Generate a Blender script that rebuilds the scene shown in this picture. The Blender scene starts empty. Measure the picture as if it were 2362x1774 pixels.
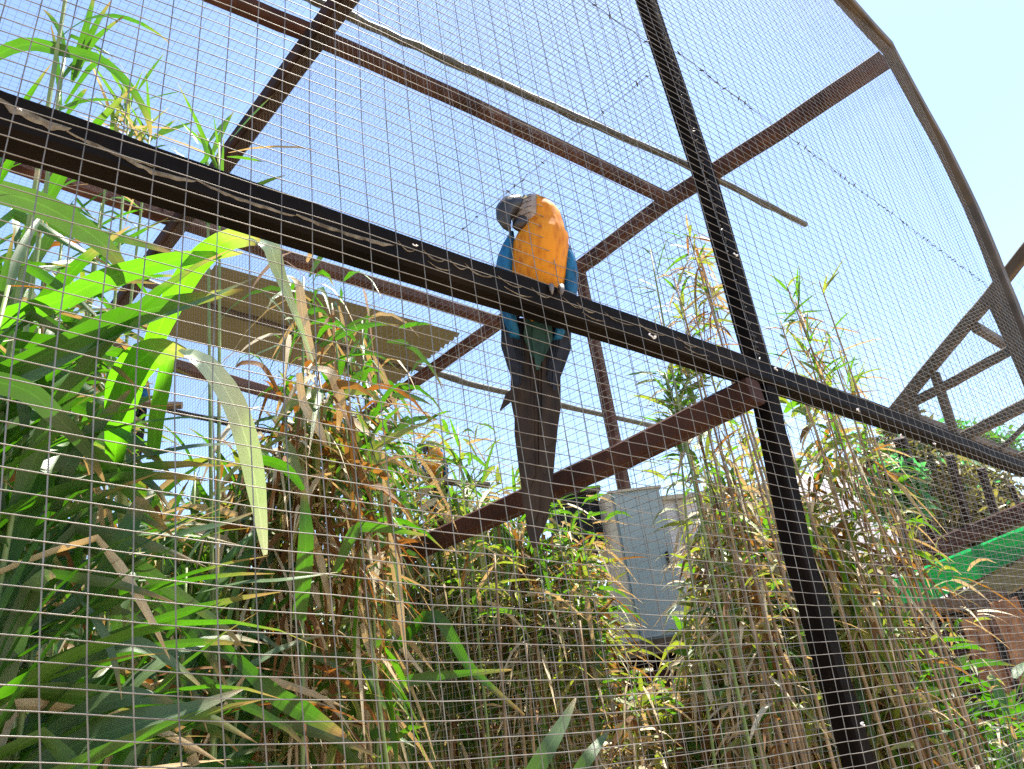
import bpy, math, random
import numpy as np
from mathutils import Vector, Matrix, noise

random.seed(7)
rng = np.random.default_rng(7)
S = bpy.context.scene
COL = S.collection

# ------------------------------------------------------------------ camera, sky, sun, exposure
CX, CY, F = 1181.0, 887.0, 1774.0
R0 = np.array([[0.7355025973890094, -0.6634525110766727, -0.13735608752464695],
               [0.17175447235207592, 0.3786915874831287, -0.909446580507381],
               [0.655390212362895, 0.6453087998125905, 0.3924795821738417]])
EYE = 1.6
cam_d = bpy.data.cameras.new("camera")
cam = bpy.data.objects.new("camera", cam_d)
COL.objects.link(cam)
cam_d.sensor_width = 36.0
cam_d.lens = 36.0 * F / 2362.0
cam_d.clip_start = 0.05
cam_d.clip_end = 6000
right, down, fwd = Vector(R0[0]), Vector(R0[1]), Vector(R0[2])
M = Matrix((( right.x, -down.x, -fwd.x, 0), (right.y, -down.y, -fwd.y, 0), (right.z, -down.z, -fwd.z, EYE), (0, 0, 0, 1)))
cam.matrix_world = M
S.camera = cam

SUN_EL, SUN_AZ = math.radians(69), math.radians(93)       # azimuth measured from +Y towards +X
w = bpy.data.worlds.new("World")
S.world = w
w.use_nodes = True
nt = w.node_tree
for n in list(nt.nodes):
    nt.nodes.remove(n)
sky = nt.nodes.new("ShaderNodeTexSky")
sky.sky_type = 'NISHITA'
sky.sun_disc = False
sky.sun_elevation = SUN_EL
sky.sun_rotation = SUN_AZ
sky.altitude = 100
sky.air_density = 1.0
sky.dust_density = 0.4
sky.ozone_density = 1.0
bg = nt.nodes.new("ShaderNodeBackground")
bg.inputs[1].default_value = 0.096
wo = nt.nodes.new("ShaderNodeOutputWorld")
nt.links.new(sky.outputs[0], bg.inputs[0])
nt.links.new(bg.outputs[0], wo.inputs[0])

sun_d = bpy.data.lights.new("sun", 'SUN')
sun_d.energy = 5.0
sun_d.angle = math.radians(0.5)
sun_d.color = (1.0, 0.95, 0.86)
sun = bpy.data.objects.new("sun", sun_d)
COL.objects.link(sun)
sdir = Vector((math.sin(SUN_AZ) * math.cos(SUN_EL), math.cos(SUN_AZ) * math.cos(SUN_EL), math.sin(SUN_EL)))
sun.rotation_euler = sdir.to_track_quat('Z', 'Y').to_euler()
S.view_settings.view_transform = 'Standard'
S.view_settings.look = 'None'
S.view_settings.exposure = 1.9
S.view_settings.gamma = 1.0
S.view_settings.use_curve_mapping = False
S.cycles.max_bounces = 6
S.cycles.diffuse_bounces = 2
S.cycles.transmission_bounces = 3
S.cycles.transparent_max_bounces = 12
S.cycles.use_denoising = False

# ------------------------------------------------------------------ where things stand
UP = Vector((0, 0, 1))

def ray(px, py):
    return Vector(np.array([px - CX, py - CY, F]) @ R0)

def P(px, py, z):                       # a point z metres in front of the lens
    r = ray(px, py) * (z / F)
    return Vector((r.x, r.y, r.z + EYE))

def Q(px, py, axis, val):               # the point of a wall (x = val or y = val) or roof (z = val)
    r = ray(px, py)
    i = 'xyz'.index(axis)
    t = (val - (EYE if axis == 'z' else 0)) / r[i]
    return Vector((r.x * t, r.y * t, r.z * t + EYE))

# ------------------------------------------------------------------ objects
def obj(name, mesh, parent=None, mats=None, label=None, cat=None, group=None, kind=None):
    o = bpy.data.objects.new(name, mesh)
    COL.objects.link(o)
    if mats is not None and mesh is not None and not mesh.materials:
        for m in (mats if isinstance(mats, (list, tuple)) else [mats]):
            mesh.materials.append(m)
    if parent is not None:
        o.parent = parent
    if label: o['label'] = label
    if cat: o['category'] = cat
    if group: o['group'] = group
    if kind: o['kind'] = kind
    return o

def empty(name, label, cat, loc=(0, 0, 0), group=None):
    o = bpy.data.objects.new(name, None)
    o.empty_display_size = 0.1
    o.location = loc
    COL.objects.link(o)
    o['label'] = label
    o['category'] = cat
    if group: o['group'] = group
    return o

class MB:
    def __init__(s):
        s.v, s.f, s.m, s.uv = [], [], [], []
    def add(s, vs, fs, m=0, uv=None):
        b = len(s.v)
        s.v += [tuple(x) for x in vs]
        s.f += [tuple(i + b for i in f) for f in fs]
        s.m += [m] * len(fs)
        s.uv += uv if uv else [(0.5, 0.5)] * len(vs)
    def tube(s, pts, rad, n=6, m=0, cap=True, phase=0.0):
        pts = [Vector(p) for p in pts]
        if not isinstance(rad, (list, tuple)): rad = [rad] * len(pts)
        vs, uv = [], []
        ref = None
        for i, p in enumerate(pts):
            t = (pts[min(i + 1, len(pts) - 1)] - pts[max(i - 1, 0)])
            t = t.normalized() if t.length > 1e-9 else UP
            if ref is None:
                ref = Vector((1, 0, 0)) if abs(t.x) < 0.8 else Vector((0, 0, 1))
            a = (ref - t * ref.dot(t)).normalized()
            b = t.cross(a)
            ref = a
            for k in range(n):
                an = 2 * math.pi * k / n + phase
                vs.append(p + (a * math.cos(an) + b * math.sin(an)) * rad[i])
                uv.append((k / n, i / max(1, len(pts) - 1)))
        fs = []
        for i in range(len(pts) - 1):
            for k in range(n):
                k2 = (k + 1) % n
                fs.append((i * n + k, i * n + k2, (i + 1) * n + k2, (i + 1) * n + k))
        if cap:
            fs.append(tuple(range(n - 1, -1, -1)))
            fs.append(tuple(range((len(pts) - 1) * n, len(pts) * n)))
        s.add(vs, fs, m, uv)
    def beam(s, pts, wid, hgt, m=0, side=None, bev=0.12):
        # rectangular bar along pts, 'side' is the horizontal direction of its width
        pts = [Vector(p) for p in pts]
        c = bev * min(wid, hgt)
        prof = [(-wid/2 + c, -hgt/2), (wid/2 - c, -hgt/2), (wid/2, -hgt/2 + c), (wid/2, hgt/2 - c),
                (wid/2 - c, hgt/2), (-wid/2 + c, hgt/2), (-wid/2, hgt/2 - c), (-wid/2, -hgt/2 + c)]
        vs = []
        for i, p in enumerate(pts):
            t = (pts[min(i + 1, len(pts) - 1)] - pts[max(i - 1, 0)]).normalized()
            sd = side if side is not None else (t.cross(UP) if abs(t.z) < 0.95 else Vector((1, 0, 0)))
            sd = (sd - t * sd.dot(t)).normalized()
            u = sd.cross(t)
            for a, b in prof:
                vs.append(p + sd * a + u * b)
        fs = []
        for i in range(len(pts) - 1):
            for k in range(8):
                k2 = (k + 1) % 8
                fs.append((i * 8 + k, i * 8 + k2, (i + 1) * 8 + k2, (i + 1) * 8 + k))
        fs.append(tuple(range(7, -1, -1)))
        fs.append(tuple(range((len(pts) - 1) * 8, len(pts) * 8)))
        s.add(vs, fs, m)
    def box(s, c, sx, sy, sz, m=0, X=Vector((1, 0, 0)), Y=Vector((0, 1, 0)), Z=UP):
        c = Vector(c)
        vs = [c + X * (a * sx / 2) + Y * (b * sy / 2) + Z * (d * sz / 2) for a in (-1, 1) for b in (-1, 1) for d in (-1, 1)]
        s.add(vs, [(0, 1, 3, 2), (4, 6, 7, 5), (0, 4, 5, 1), (2, 3, 7, 6), (0, 2, 6, 4), (1, 5, 7, 3)], m)
    def blade(s, pts, wid, nrm=None, m=0, fold=0.18, nrms=None):
        pts = [Vector(p) for p in pts]
        vs, uv = [], []
        n = len(pts)
        for i, p in enumerate(pts):
            t = (pts[min(i + 1, n - 1)] - pts[max(i - 1, 0)]).normalized()
            nn = nrms[i] if nrms else (nrm or UP)
            sd = t.cross(nn)
            sd = sd.normalized() if sd.length > 1e-6 else Vector((1, 0, 0))
            nu = sd.cross(t)
            h = wid[i] / 2
            vs += [p - sd * h + nu * (h * fold), p - sd * h * .45 + nu * (h * fold * .35), p, p + sd * h * .45 + nu * (h * fold * .35), p + sd * h + nu * (h * fold)]
            v = i / (n - 1)
            uv += [(0, v), (.28, v), (.5, v), (.72, v), (1, v)]
        fs = []
        for i in range(n - 1):
            a = i * 5
            for k in range(4):
                fs.append((a + k, a + k + 1, a + k + 6, a + k + 5))
        s.add(vs, fs, m, uv)
    def mesh(s, name, mats=None, smooth=False):
        me = bpy.data.meshes.new(name)
        me.from_pydata(s.v, [], s.f)
        if mats is not None:
            for x in (mats if isinstance(mats, (list, tuple)) else [mats]):
                me.materials.append(x)
        me.polygons.foreach_set('material_index', s.m)
        uvl = me.uv_layers.new(name="UVMap")
        li = np.zeros(len(me.loops), dtype=np.int32)
        me.loops.foreach_get('vertex_index', li)
        uvl.data.foreach_set('uv', np.array(s.uv, dtype=np.float32)[li].ravel())
        if smooth:
            me.polygons.foreach_set('use_smooth', [True] * len(me.polygons))
        me.update()
        return me
    def build(s, name, mats, parent=None, smooth=False, **k):
        return obj(name, s.mesh(name, mats, smooth), parent, **k)

def mesh_np(name, v, f, mi, mats, uv=None, smooth=True):
    me = bpy.data.meshes.new(name)
    nv, nf = len(v), len(f)
    me.vertices.add(nv)
    me.vertices.foreach_set('co', v.astype(np.float32).ravel())
    me.loops.add(nf * 4)
    me.loops.foreach_set('vertex_index', f.astype(np.int32).ravel())
    me.polygons.add(nf)
    me.polygons.foreach_set('loop_start', (np.arange(nf) * 4).astype(np.int32))
    me.polygons.foreach_set('loop_total', np.full(nf, 4, dtype=np.int32))
    for m in mats: me.materials.append(m)
    me.polygons.foreach_set('material_index', mi.astype(np.int32))
    if uv is not None:
        uvl = me.uv_layers.new(name="UVMap")
        uvl.data.foreach_set('uv', uv[f.ravel()].astype(np.float32).ravel())
    me.polygons.foreach_set('use_smooth', np.full(nf, smooth))
    me.update(calc_edges=True)
    return me

# ------------------------------------------------------------------ materials
def nodes(name):
    m = bpy.data.materials.new(name)
    m.use_nodes = True
    n = m.node_tree
    n.nodes.clear()
    out = n.nodes.new("ShaderNodeOutputMaterial")
    return m, n, out

def mixed(name, c1, c2, rough=0.8, scale=6.0, metal=0.0, bump=0.3, bscale=None, stretch=(1, 1, 1), detail=6, spec=0.5, c3=None, c3scale=2.0, c3at=0.6):
    m, n, out = nodes(name)
    tc = n.nodes.new("ShaderNodeTexCoord")
    mp = n.nodes.new("ShaderNodeMapping")
    mp.inputs['Scale'].default_value = stretch
    n.links.new(tc.outputs['Object'], mp.inputs[0])
    no = n.nodes.new("ShaderNodeTexNoise")
    no.inputs['Scale'].default_value = scale
    no.inputs['Detail'].default_value = detail
    n.links.new(mp.outputs[0], no.inputs['Vector'])
    cr = n.nodes.new("ShaderNodeValToRGB")
    cr.color_ramp.elements[0].position = 0.35
    cr.color_ramp.elements[1].position = 0.68
    cr.color_ramp.elements[0].color = (*c1, 1)
    cr.color_ramp.elements[1].color = (*c2, 1)
    n.links.new(no.outputs[0], cr.inputs[0])
    colout = cr.outputs[0]
    if c3:
        n3 = n.nodes.new("ShaderNodeTexNoise")
        n3.inputs['Scale'].default_value = c3scale
        n3.inputs['Detail'].default_value = 8
        n3.inputs['Roughness'].default_value = 0.7
        n.links.new(mp.outputs[0], n3.inputs['Vector'])
        r3 = n.nodes.new("ShaderNodeValToRGB")
        r3.color_ramp.elements[0].position = c3at
        r3.color_ramp.elements[1].position = c3at + .08
        n.links.new(n3.outputs[0], r3.inputs[0])
        mx = n.nodes.new("ShaderNodeMixRGB")
        n.links.new(r3.outputs[0], mx.inputs[0])
        n.links.new(cr.outputs[0], mx.inputs[1])
        mx.inputs[2].default_value = (*c3, 1)
        colout = mx.outputs[0]
    b = n.nodes.new("ShaderNodeBsdfPrincipled")
    n.links.new(colout, b.inputs['Base Color'])
    b.inputs['Roughness'].default_value = rough
    b.inputs['Metallic'].default_value = metal
    b.inputs['Specular IOR Level'].default_value = spec
    if bump:
        n2 = n.nodes.new("ShaderNodeTexNoise")
        n2.inputs['Scale'].default_value = bscale or scale * 4
        n2.inputs['Detail'].default_value = 8
        n.links.new(mp.outputs[0], n2.inputs['Vector'])
        bp = n.nodes.new("ShaderNodeBump")
        bp.inputs['Strength'].default_value = bump
        bp.inputs['Distance'].default_value = 0.01
        n.links.new(n2.outputs[0], bp.inputs['Height'])
        n.links.new(bp.outputs[0], b.inputs['Normal'])
    n.links.new(b.outputs[0], out.inputs[0])
    return m

def leafmat(name, c1, c2, tip, trans=0.5, tcol=(0.35, 0.6, 0.03), rough=0.38, var=0.25, tipat=0.85, bycell=False, spec=0.5):
    m, n, out = nodes(name)
    N = n.nodes.new
    tc = N("ShaderNodeTexCoord")
    oi = N("ShaderNodeObjectInfo")
    no = N("ShaderNodeTexNoise")
    no.inputs['Scale'].default_value = 9 if not bycell else 14
    no.inputs['Detail'].default_value = 4
    if bycell:
        geo = N("ShaderNodeNewGeometry")
        n.links.new(geo.outputs['Position'], no.inputs['Vector'])
    else:
        n.links.new(tc.outputs['Object'], no.inputs['Vector'])
    add = N("ShaderNodeMath"); add.operation = 'MULTIPLY_ADD'
    add.inputs[1].default_value = 0.6
    n.links.new(oi.outputs['Random'], add.inputs[0])
    n.links.new(no.outputs[0], add.inputs[2])
    if bycell:
        n.links.new(N("ShaderNodeNewGeometry").outputs['Random Per Island'], add.inputs[0])
    cr = N("ShaderNodeValToRGB")
    cr.color_ramp.elements[0].position = 0.45
    cr.color_ramp.elements[1].position = 1.1 if False else 1.0
    cr.color_ramp.elements[0].color = (*c1, 1)
    cr.color_ramp.elements[1].color = (*c2, 1)
    n.links.new(add.outputs[0], cr.inputs[0])
    # tip dries out
    uv = N("ShaderNodeSeparateXYZ")
    n.links.new(tc.outputs['UV'], uv.inputs[0])
    nn = N("ShaderNodeMath"); nn.operation = 'MULTIPLY_ADD'; nn.inputs[1].default_value = 0.35
    n.links.new(no.outputs[0], nn.inputs[0]); n.links.new(uv.outputs[1], nn.inputs[2])
    tr = N("ShaderNodeMapRange")
    tr.inputs['From Min'].default_value = tipat + 0.1
    tr.inputs['From Max'].default_value = tipat + 0.32
    n.links.new(nn.outputs[0], tr.inputs[0])
    mx = N("ShaderNodeMixRGB")
    n.links.new(tr.outputs[0], mx.inputs[0])
    n.links.new(cr.outputs[0], mx.inputs[1])
    mx.inputs[2].default_value = (*tip, 1)
    # pale midrib and fine length-wise veins
    wv = N("ShaderNodeTexWave"); wv.wave_type = 'BANDS'; wv.bands_direction = 'X'
    wv.inputs['Scale'].default_value = 5.5; wv.inputs['Distortion'].default_value = 0.6
    mpv = N("ShaderNodeMapping"); mpv.inputs['Scale'].default_value = (1, 0.15, 1)
    n.links.new(tc.outputs['UV'], mpv.inputs[0]); n.links.new(mpv.outputs[0], wv.inputs[0])
    sb = N("ShaderNodeMath"); sb.operation = 'SUBTRACT'; sb.inputs[1].default_value = 0.5
    n.links.new(uv.outputs[0], sb.inputs[0])
    ab = N("ShaderNodeMath"); ab.operation = 'ABSOLUTE'; n.links.new(sb.outputs[0], ab.inputs[0])
    rb = N("ShaderNodeMapRange"); rb.inputs['From Min'].default_value = 0.0; rb.inputs['From Max'].default_value = 0.05
    rb.inputs['To Min'].default_value = 1.35; rb.inputs['To Max'].default_value = 1.0
    n.links.new(ab.outputs[0], rb.inputs[0])
    wr = N("ShaderNodeMapRange"); wr.inputs['To Min'].default_value = 0.86; wr.inputs['To Max'].default_value = 1.06
    n.links.new(wv.outputs[0], wr.inputs[0])
    ml = N("ShaderNodeMath"); ml.operation = 'MULTIPLY'
    n.links.new(rb.outputs[0], ml.inputs[0]); n.links.new(wr.outputs[0], ml.inputs[1])
    vm = N("ShaderNodeVectorMath"); vm.operation = 'SCALE'
    n.links.new(mx.outputs[0], vm.inputs[0]); n.links.new(ml.outputs[0], vm.inputs['Scale'])
    b = N("ShaderNodeBsdfPrincipled")
    n.links.new(vm.outputs[0], b.inputs['Base Color'])
    b.inputs['Roughness'].default_value = rough
    b.inputs['Specular IOR Level'].default_value = spec
    bp = N("ShaderNodeBump"); bp.inputs['Strength'].default_value = 0.25; bp.inputs['Distance'].default_value = 0.002
    n.links.new(wv.outputs[0], bp.inputs['Height']); n.links.new(bp.outputs[0], b.inputs['Normal'])
    t = N("ShaderNodeBsdfTranslucent")
    tm = N("ShaderNodeMixRGB"); tm.blend_type = 'MIX'; 
    n.links.new(tr.outputs[0], tm.inputs[0])
    tm.inputs[1].default_value = (*tcol, 1)
    tm.inputs[2].default_value = (*[min(1, x * 1.3) for x in tip], 1)
    vs = N("ShaderNodeVectorMath"); vs.operation = 'SCALE'
    n.links.new(tm.outputs[0], vs.inputs[0]); n.links.new(ml.outputs[0], vs.inputs['Scale'])
    n.links.new(vs.outputs[0], t.inputs[0])
    ms = N("ShaderNodeMixShader"); ms.inputs[0].default_value = trans
    n.links.new(b.outputs[0], ms.inputs[1]); n.links.new(t.outputs[0], ms.inputs[2])
    n.links.new(ms.outputs[0], out.inputs[0])
    return m

MT = {}
MT['darkbeam'] = mixed('dark_painted_timber', (0.004, 0.003, 0.0025), (0.013, 0.009, 0.006), 0.7, 5, bump=0.6, bscale=30, stretch=(1, 1, 1), c3=(0.07, 0.05, 0.03), c3scale=7, c3at=0.66, spec=0.08)
MT['post'] = mixed('black_painted_steel', (0.004, 0.003, 0.0025), (0.011, 0.0075, 0.006), 0.7, 8, bump=0.4, bscale=60, c3=(0.03, 0.018, 0.012), c3scale=9, c3at=0.62, spec=0.04)
MT['rust'] = mixed('rust_brown_steel', (0.035, 0.016, 0.012), (0.085, 0.038, 0.027), 0.75, 4, bump=0.4, bscale=50, c3=(0.12, 0.055, 0.03), c3scale=6, c3at=0.6, spec=0.12)
MT['rustdark'] = mixed('dark_brown_steel', (0.012, 0.007, 0.006), (0.035, 0.018, 0.014), 0.7, 4, bump=0.4, bscale=50, c3=(0.07, 0.03, 0.02), c3scale=5, c3at=0.6, spec=0.1)
MT['rust2'] = mixed('sun_bleached_brown_steel', (0.045, 0.033, 0.02), (0.09, 0.065, 0.042), 0.7, 4, bump=0.3, bscale=50, spec=0.3)
MT['wire'] = mixed('galvanised_wire', (0.11, 0.10, 0.085), (0.27, 0.245, 0.205), 0.42, 12, metal=0.3, bump=0, spec=0.5, c3=(0.12, 0.08, 0.06), c3scale=3, c3at=0.6)
MT['wire_far'] = mixed('galvanised_wire_far', (0.10, 0.09, 0.08), (0.21, 0.185, 0.15), 0.5, 3, metal=0.3, bump=0)
MT['lacing'] = mixed('dark_lacing_wire', (0.03, 0.03, 0.03), (0.08, 0.07, 0.06), 0.6, 20, bump=0)
MT['bamboo'] = mixed('old_bamboo_pole', (0.025, 0.022, 0.010), (0.06, 0.055, 0.028), 0.6, 3, bump=0.3, stretch=(1, 1, 1))
MT['sheet'] = None
MT['ground'] = mixed('dry_earth', (0.20, 0.14, 0.09), (0.34, 0.26, 0.17), 0.95, 1.2, bump=0.8, bscale=20)
MT['hill'] = mixed('bare_hillside', (0.30, 0.27, 0.28), (0.42, 0.38, 0.38), 0.95, 0.06, bump=0)
MT['board'] = mixed('weathered_orange_board', (0.20, 0.08, 0.035), (0.46, 0.25, 0.13), 0.85, 14, bump=1.0, bscale=22, stretch=(1, 1, 0.45), c3=(0.10, 0.04, 0.02), c3scale=6, c3at=0.58, spec=0.2)
MT['stone'] = mixed('reddish_stone', (0.16, 0.075, 0.055), (0.30, 0.17, 0.13), 0.9, 5, bump=0.8, bscale=25, spec=0.2)
MT['black'] = mixed('black_opening', (0.006, 0.006, 0.006), (0.012, 0.011, 0.01), 0.9, 5, bump=0)
MT['cabinet'] = mixed('pale_grey_metal', (0.25, 0.30, 0.295), (0.33, 0.38, 0.37), 0.45, 2, bump=0.05, c3=(0.36, 0.36, 0.33), c3scale=1.2, c3at=0.62)
MT['whitewall'] = mixed('whitewashed_wall', (0.62, 0.60, 0.60), (0.74, 0.72, 0.72), 0.9, 3, bump=0.3)
MT['beige'] = mixed('beige_trim', (0.42, 0.36, 0.27), (0.52, 0.45, 0.34), 0.8, 4, bump=0.2)
MT['olivebeam'] = mixed('olive_brown_beam', (0.16, 0.14, 0.05), (0.24, 0.21, 0.09), 0.8, 3, bump=0.3)
MT['bark'] = mixed('bark', (0.07, 0.045, 0.03), (0.16, 0.11, 0.07), 0.9, 6, bump=0.8, stretch=(1, 1, 0.3))
MT['stem_green'] = mixed('green_reed_stem', (0.10, 0.17, 0.04), (0.22, 0.28, 0.08), 0.5, 7, bump=0.2, c3=(0.34, 0.27, 0.13), c3scale=4, c3at=0.56)
MT['stem_dry'] = mixed('dry_reed_stem', (0.14, 0.085, 0.04), (0.38, 0.27, 0.14), 0.65, 6, bump=0.3, c3=(0.15, 0.08, 0.035), c3scale=5, c3at=0.58)
MT['stem_brown'] = mixed('weathered_brown_reed_stem', (0.08, 0.045, 0.02), (0.26, 0.17, 0.08), 0.7, 9, bump=0.3, c3=(0.10, 0.12, 0.04), c3scale=5, c3at=0.56)
MT['leaf'] = leafmat('green_reed_leaf', (0.025, 0.075, 0.012), (0.075, 0.155, 0.025), (0.32, 0.20, 0.07), 0.42, (0.075, 0.27, 0.004))
MT['leaf_dark'] = leafmat('grey_green_leaf', (0.045, 0.085, 0.035), (0.10, 0.155, 0.06), (0.26, 0.18, 0.07), 0.25, (0.06, 0.20, 0.008), rough=0.42)
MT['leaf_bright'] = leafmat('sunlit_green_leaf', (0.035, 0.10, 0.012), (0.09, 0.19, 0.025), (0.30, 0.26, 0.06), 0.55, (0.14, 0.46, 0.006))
MT['leaf_sun_pale'] = leafmat('sun_whitened_waxy_leaf', (0.34, 0.46, 0.26), (0.56, 0.66, 0.46), (0.45, 0.5, 0.28), 0.3, (0.25, 0.45, 0.06), rough=0.3)  # waxy pale leaf, colour whitened further to carry the sun on it
MT['leaf_dry'] = leafmat('dry_tan_leaf', (0.40, 0.28, 0.14), (0.74, 0.62, 0.42), (0.50, 0.34, 0.16), 0.35, (0.38, 0.22, 0.06), rough=0.55, spec=0.3)
MT['leaf_brown'] = leafmat('dead_brown_leaf', (0.08, 0.038, 0.015), (0.24, 0.12, 0.045), (0.18, 0.09, 0.04), 0.35, (0.36, 0.13, 0.015), rough=0.65, spec=0.2)
MT['f_green'] = leafmat('fine_green_leaf', (0.03, 0.085, 0.012), (0.10, 0.19, 0.03), (0.36, 0.26, 0.08), 0.42, (0.12, 0.32, 0.008), bycell=True)
MT['f_olive'] = leafmat('fine_yellow_green_leaf', (0.12, 0.16, 0.03), (0.34, 0.36, 0.11), (0.46, 0.33, 0.13), 0.42, (0.26, 0.33, 0.02), bycell=True)
MT['f_dry'] = leafmat('fine_straw_leaf', (0.46, 0.34, 0.17), (0.82, 0.72, 0.50), (0.60, 0.45, 0.25), 0.4, (0.42, 0.26, 0.08), bycell=True, rough=0.55)
MT['f_brown'] = leafmat('fine_brown_leaf', (0.07, 0.035, 0.015), (0.24, 0.13, 0.05), (0.2, 0.1, 0.05), 0.4, (0.34, 0.15, 0.02), bycell=True, rough=0.6, spec=0.2)
LEAFS = [MT['leaf'], MT['leaf_dark'], MT['leaf_dry'], MT['leaf_brown']]
FINE = [MT['f_green'], MT['f_olive'], MT['f_dry'], MT['f_brown']]

def clothmat(name, c1, c2, trans, tcol, scale=60):
    m, n, out = nodes(name)
    N = n.nodes.new
    tc = N("ShaderNodeTexCoord")
    no = N("ShaderNodeTexNoise"); no.inputs['Scale'].default_value = 1.8; no.inputs['Detail'].default_value = 5
    n.links.new(tc.outputs['Object'], no.inputs['Vector'])
    ck = N("ShaderNodeTexNoise"); ck.inputs['Scale'].default_value = scale
    n.links.new(tc.outputs['Object'], ck.inputs['Vector'])
    cr = N("ShaderNodeValToRGB")
    cr.color_ramp.elements[0].color = (*c1, 1); cr.color_ramp.elements[1].color = (*c2, 1)
    cr.color_ramp.elements[0].position = .35; cr.color_ramp.elements[1].position = .7
    n.links.new(no.outputs[0], cr.inputs[0])
    b = N("ShaderNodeBsdfPrincipled"); b.inputs['Roughness'].default_value = 0.8
    n.links.new(cr.outputs[0], b.inputs['Base Color'])
    bp = N("ShaderNodeBump"); bp.inputs['Strength'].default_value = .5; bp.inputs['Distance'].default_value = .005
    n.links.new(ck.outputs[0], bp.inputs['Height']); n.links.new(bp.outputs[0], b.inputs['Normal'])
    t = N("ShaderNodeBsdfTranslucent"); t.inputs[0].default_value = (*tcol, 1)
    ms = N("ShaderNodeMixShader"); ms.inputs[0].default_value = trans
    n.links.new(b.outputs[0], ms.inputs[1]); n.links.new(t.outputs[0], ms.inputs[2]); n.links.new(ms.outputs[0], out.inputs[0])
    return m
MT['sheet'] = clothmat('tan_fibreglass', (0.07, 0.06, 0.03), (0.12, 0.10, 0.055), 0.35, (0.045, 0.034, 0.010))
MT['netting'] = clothmat('green_shade_netting', (0.01, 0.24, 0.08), (0.02, 0.36, 0.13), 0.4, (0.02, 0.55, 0.17), 90)
MT['netting2'] = clothmat('yellow_green_lit_netting', (0.20, 0.24, 0.03), (0.32, 0.36, 0.05), 0.5, (0.50, 0.58, 0.05), 90)  # same netting, the light coming through it painted as yellow green

# ------------------------------------------------------------------ the setting: ground, hillside
g = MB()
g.add([(-3000, -3000, 0), (3000, -3000, 0), (3000, 3000, 0), (-3000, 3000, 0)], [(0, 1, 2, 3)])
g.build('ground', MT['ground'], kind='structure')

def hill():
    m = MB()
    nx, ny = 60, 10
    a0 = ray(1700, 1000); a1 = ray(2500, 1100)
    c = (Vector((a0.x, a0.y, 0)).normalized() + Vector((a1.x, a1.y, 0)).normalized()).normalized()
    s = Vector((c.y, -c.x, 0))
    for i in range(nx + 1):
        for j in range(ny + 1):
            a = (i / nx - .5) * 2; b = j / ny
            p = c * (380 + 200 * b) + s * (a * 330)
            rid = 118 * math.exp(-((a + .12) / .42) ** 2) + 40 * math.exp(-((a - .6) / .3) ** 2) + 25 * math.exp(-((a + .8) / .3) ** 2)
            rid *= 1 + 0.10 * noise.noise(Vector((a * 6, b * 3, 2)))
            h = rid * math.sin(min(1, b * 1.4) * math.pi / 2) - 2
            m.v.append((p.x, p.y, h)); m.uv.append((0, 0))
    for i in range(nx):
        for j in range(ny):
            q = i * (ny + 1) + j
            m.f.append((q, q + ny + 1, q + ny + 2, q + 1)); m.m.append(0)
    m.build('hillside', MT['hill'], smooth=True, kind='structure')
hill()

# ------------------------------------------------------------------ the aviary
AV = empty('aviary', 'tall walk-in bird aviary of dark beams and brown steel covered in welded wire mesh', 'aviary', (0, 0, 0))
FRONT, DIV, END, ROOF = 1.0, 2.05, 6.15, 6.22

def beam_obj(name, pts, wid, hgt, mat, side=None, parent=AV, **k):
    b = MB(); b.beam(pts, wid, hgt, side=side)
    return b.build(name, MT[mat], parent, **k)

def subdiv(pts, n, jit=0.0):
    out = []
    pts = [Vector(p) for p in pts]
    for a, b in zip(pts[:-1], pts[1:]):
        for i in range(n):
            p = a.lerp(b, i / n)
            if jit and (i or out): p = p + Vector((random.uniform(-jit, jit), random.uniform(-jit, jit), random.uniform(-jit, jit)))
            out.append(p)
    out.append(pts[-1])
    return out

YB = FRONT + 0.045      # centre line of the beams behind the front mesh
rail_pts = [Q(px, py, 'y', YB) for px, py in ((-330, 168), (0, 284), (534, 467), (1068, 641), (1388, 745), (1751, 866), (2100, 985), (2362, 1082), (2700, 1200))]
beam_obj('rail', subdiv(rail_pts, 5, 0.0012), 0.068, 0.074, 'darkbeam', label='thick dark timber rail with dried mud streaks and sunlit crescents, the macaw perches here')
post_pts = [Q(px, py, 'y', YB + 0.012) for px, py in ((1290, -560), (1380, -300), (1490, 0), (1631, 427), (1751, 854), (1841, 1280), (1985, 1774), (2090, 2150))]
beam_obj('post', subdiv(post_pts, 4, 0.001), 0.078, 0.06, 'post', side=Vector((1, 0, 0)), label='thick black front post')
corner_pts = [Q(px, py, 'y', YB) for px, py in ((2046, 108), (2168, 330), (2242, 480), (2306, 640), (2365, 790), (2470, 1080))]
beam_obj('post', subdiv(corner_pts, 3, 0.004), 0.15, 0.09, 'rust2', side=Vector((1, 0, 0)), label='brown corner post wrapped in mesh')
tr = Q(2046, 108, 'y', YB)
beam_obj('top_rail', subdiv([Vector((DIV - 4.5, YB, tr.z)), Vector((DIV, YB, tr.z)), tr + Vector((.04, 0, 0))], 12, 0.004), 0.10, 0.10, 'rust2')
G1 = Q(1745, 893, 'x', DIV)
beam_obj('cross_beam', subdiv([Vector((DIV, FRONT + .01, 2.388)), Q(1436, 1052, 'x', DIV), Q(850, 1318, 'x', DIV), Q(600, 1430, 'x', DIV)], 6, .001), 0.078, 0.078, 'rust', label='low rust brown cross beam running back from the front post')
c1a, c1b = Q(801, -12, 'x', DIV), Q(507, 388, 'x', DIV)
d1 = (c1b - c1a)
beam_obj('cross_beam', subdiv([Vector((DIV, FRONT + .09, c1a.z)), c1a, c1b, c1b + d1 * 2.0], 6, .002), 0.13, 0.13, 'rustdark')
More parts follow.
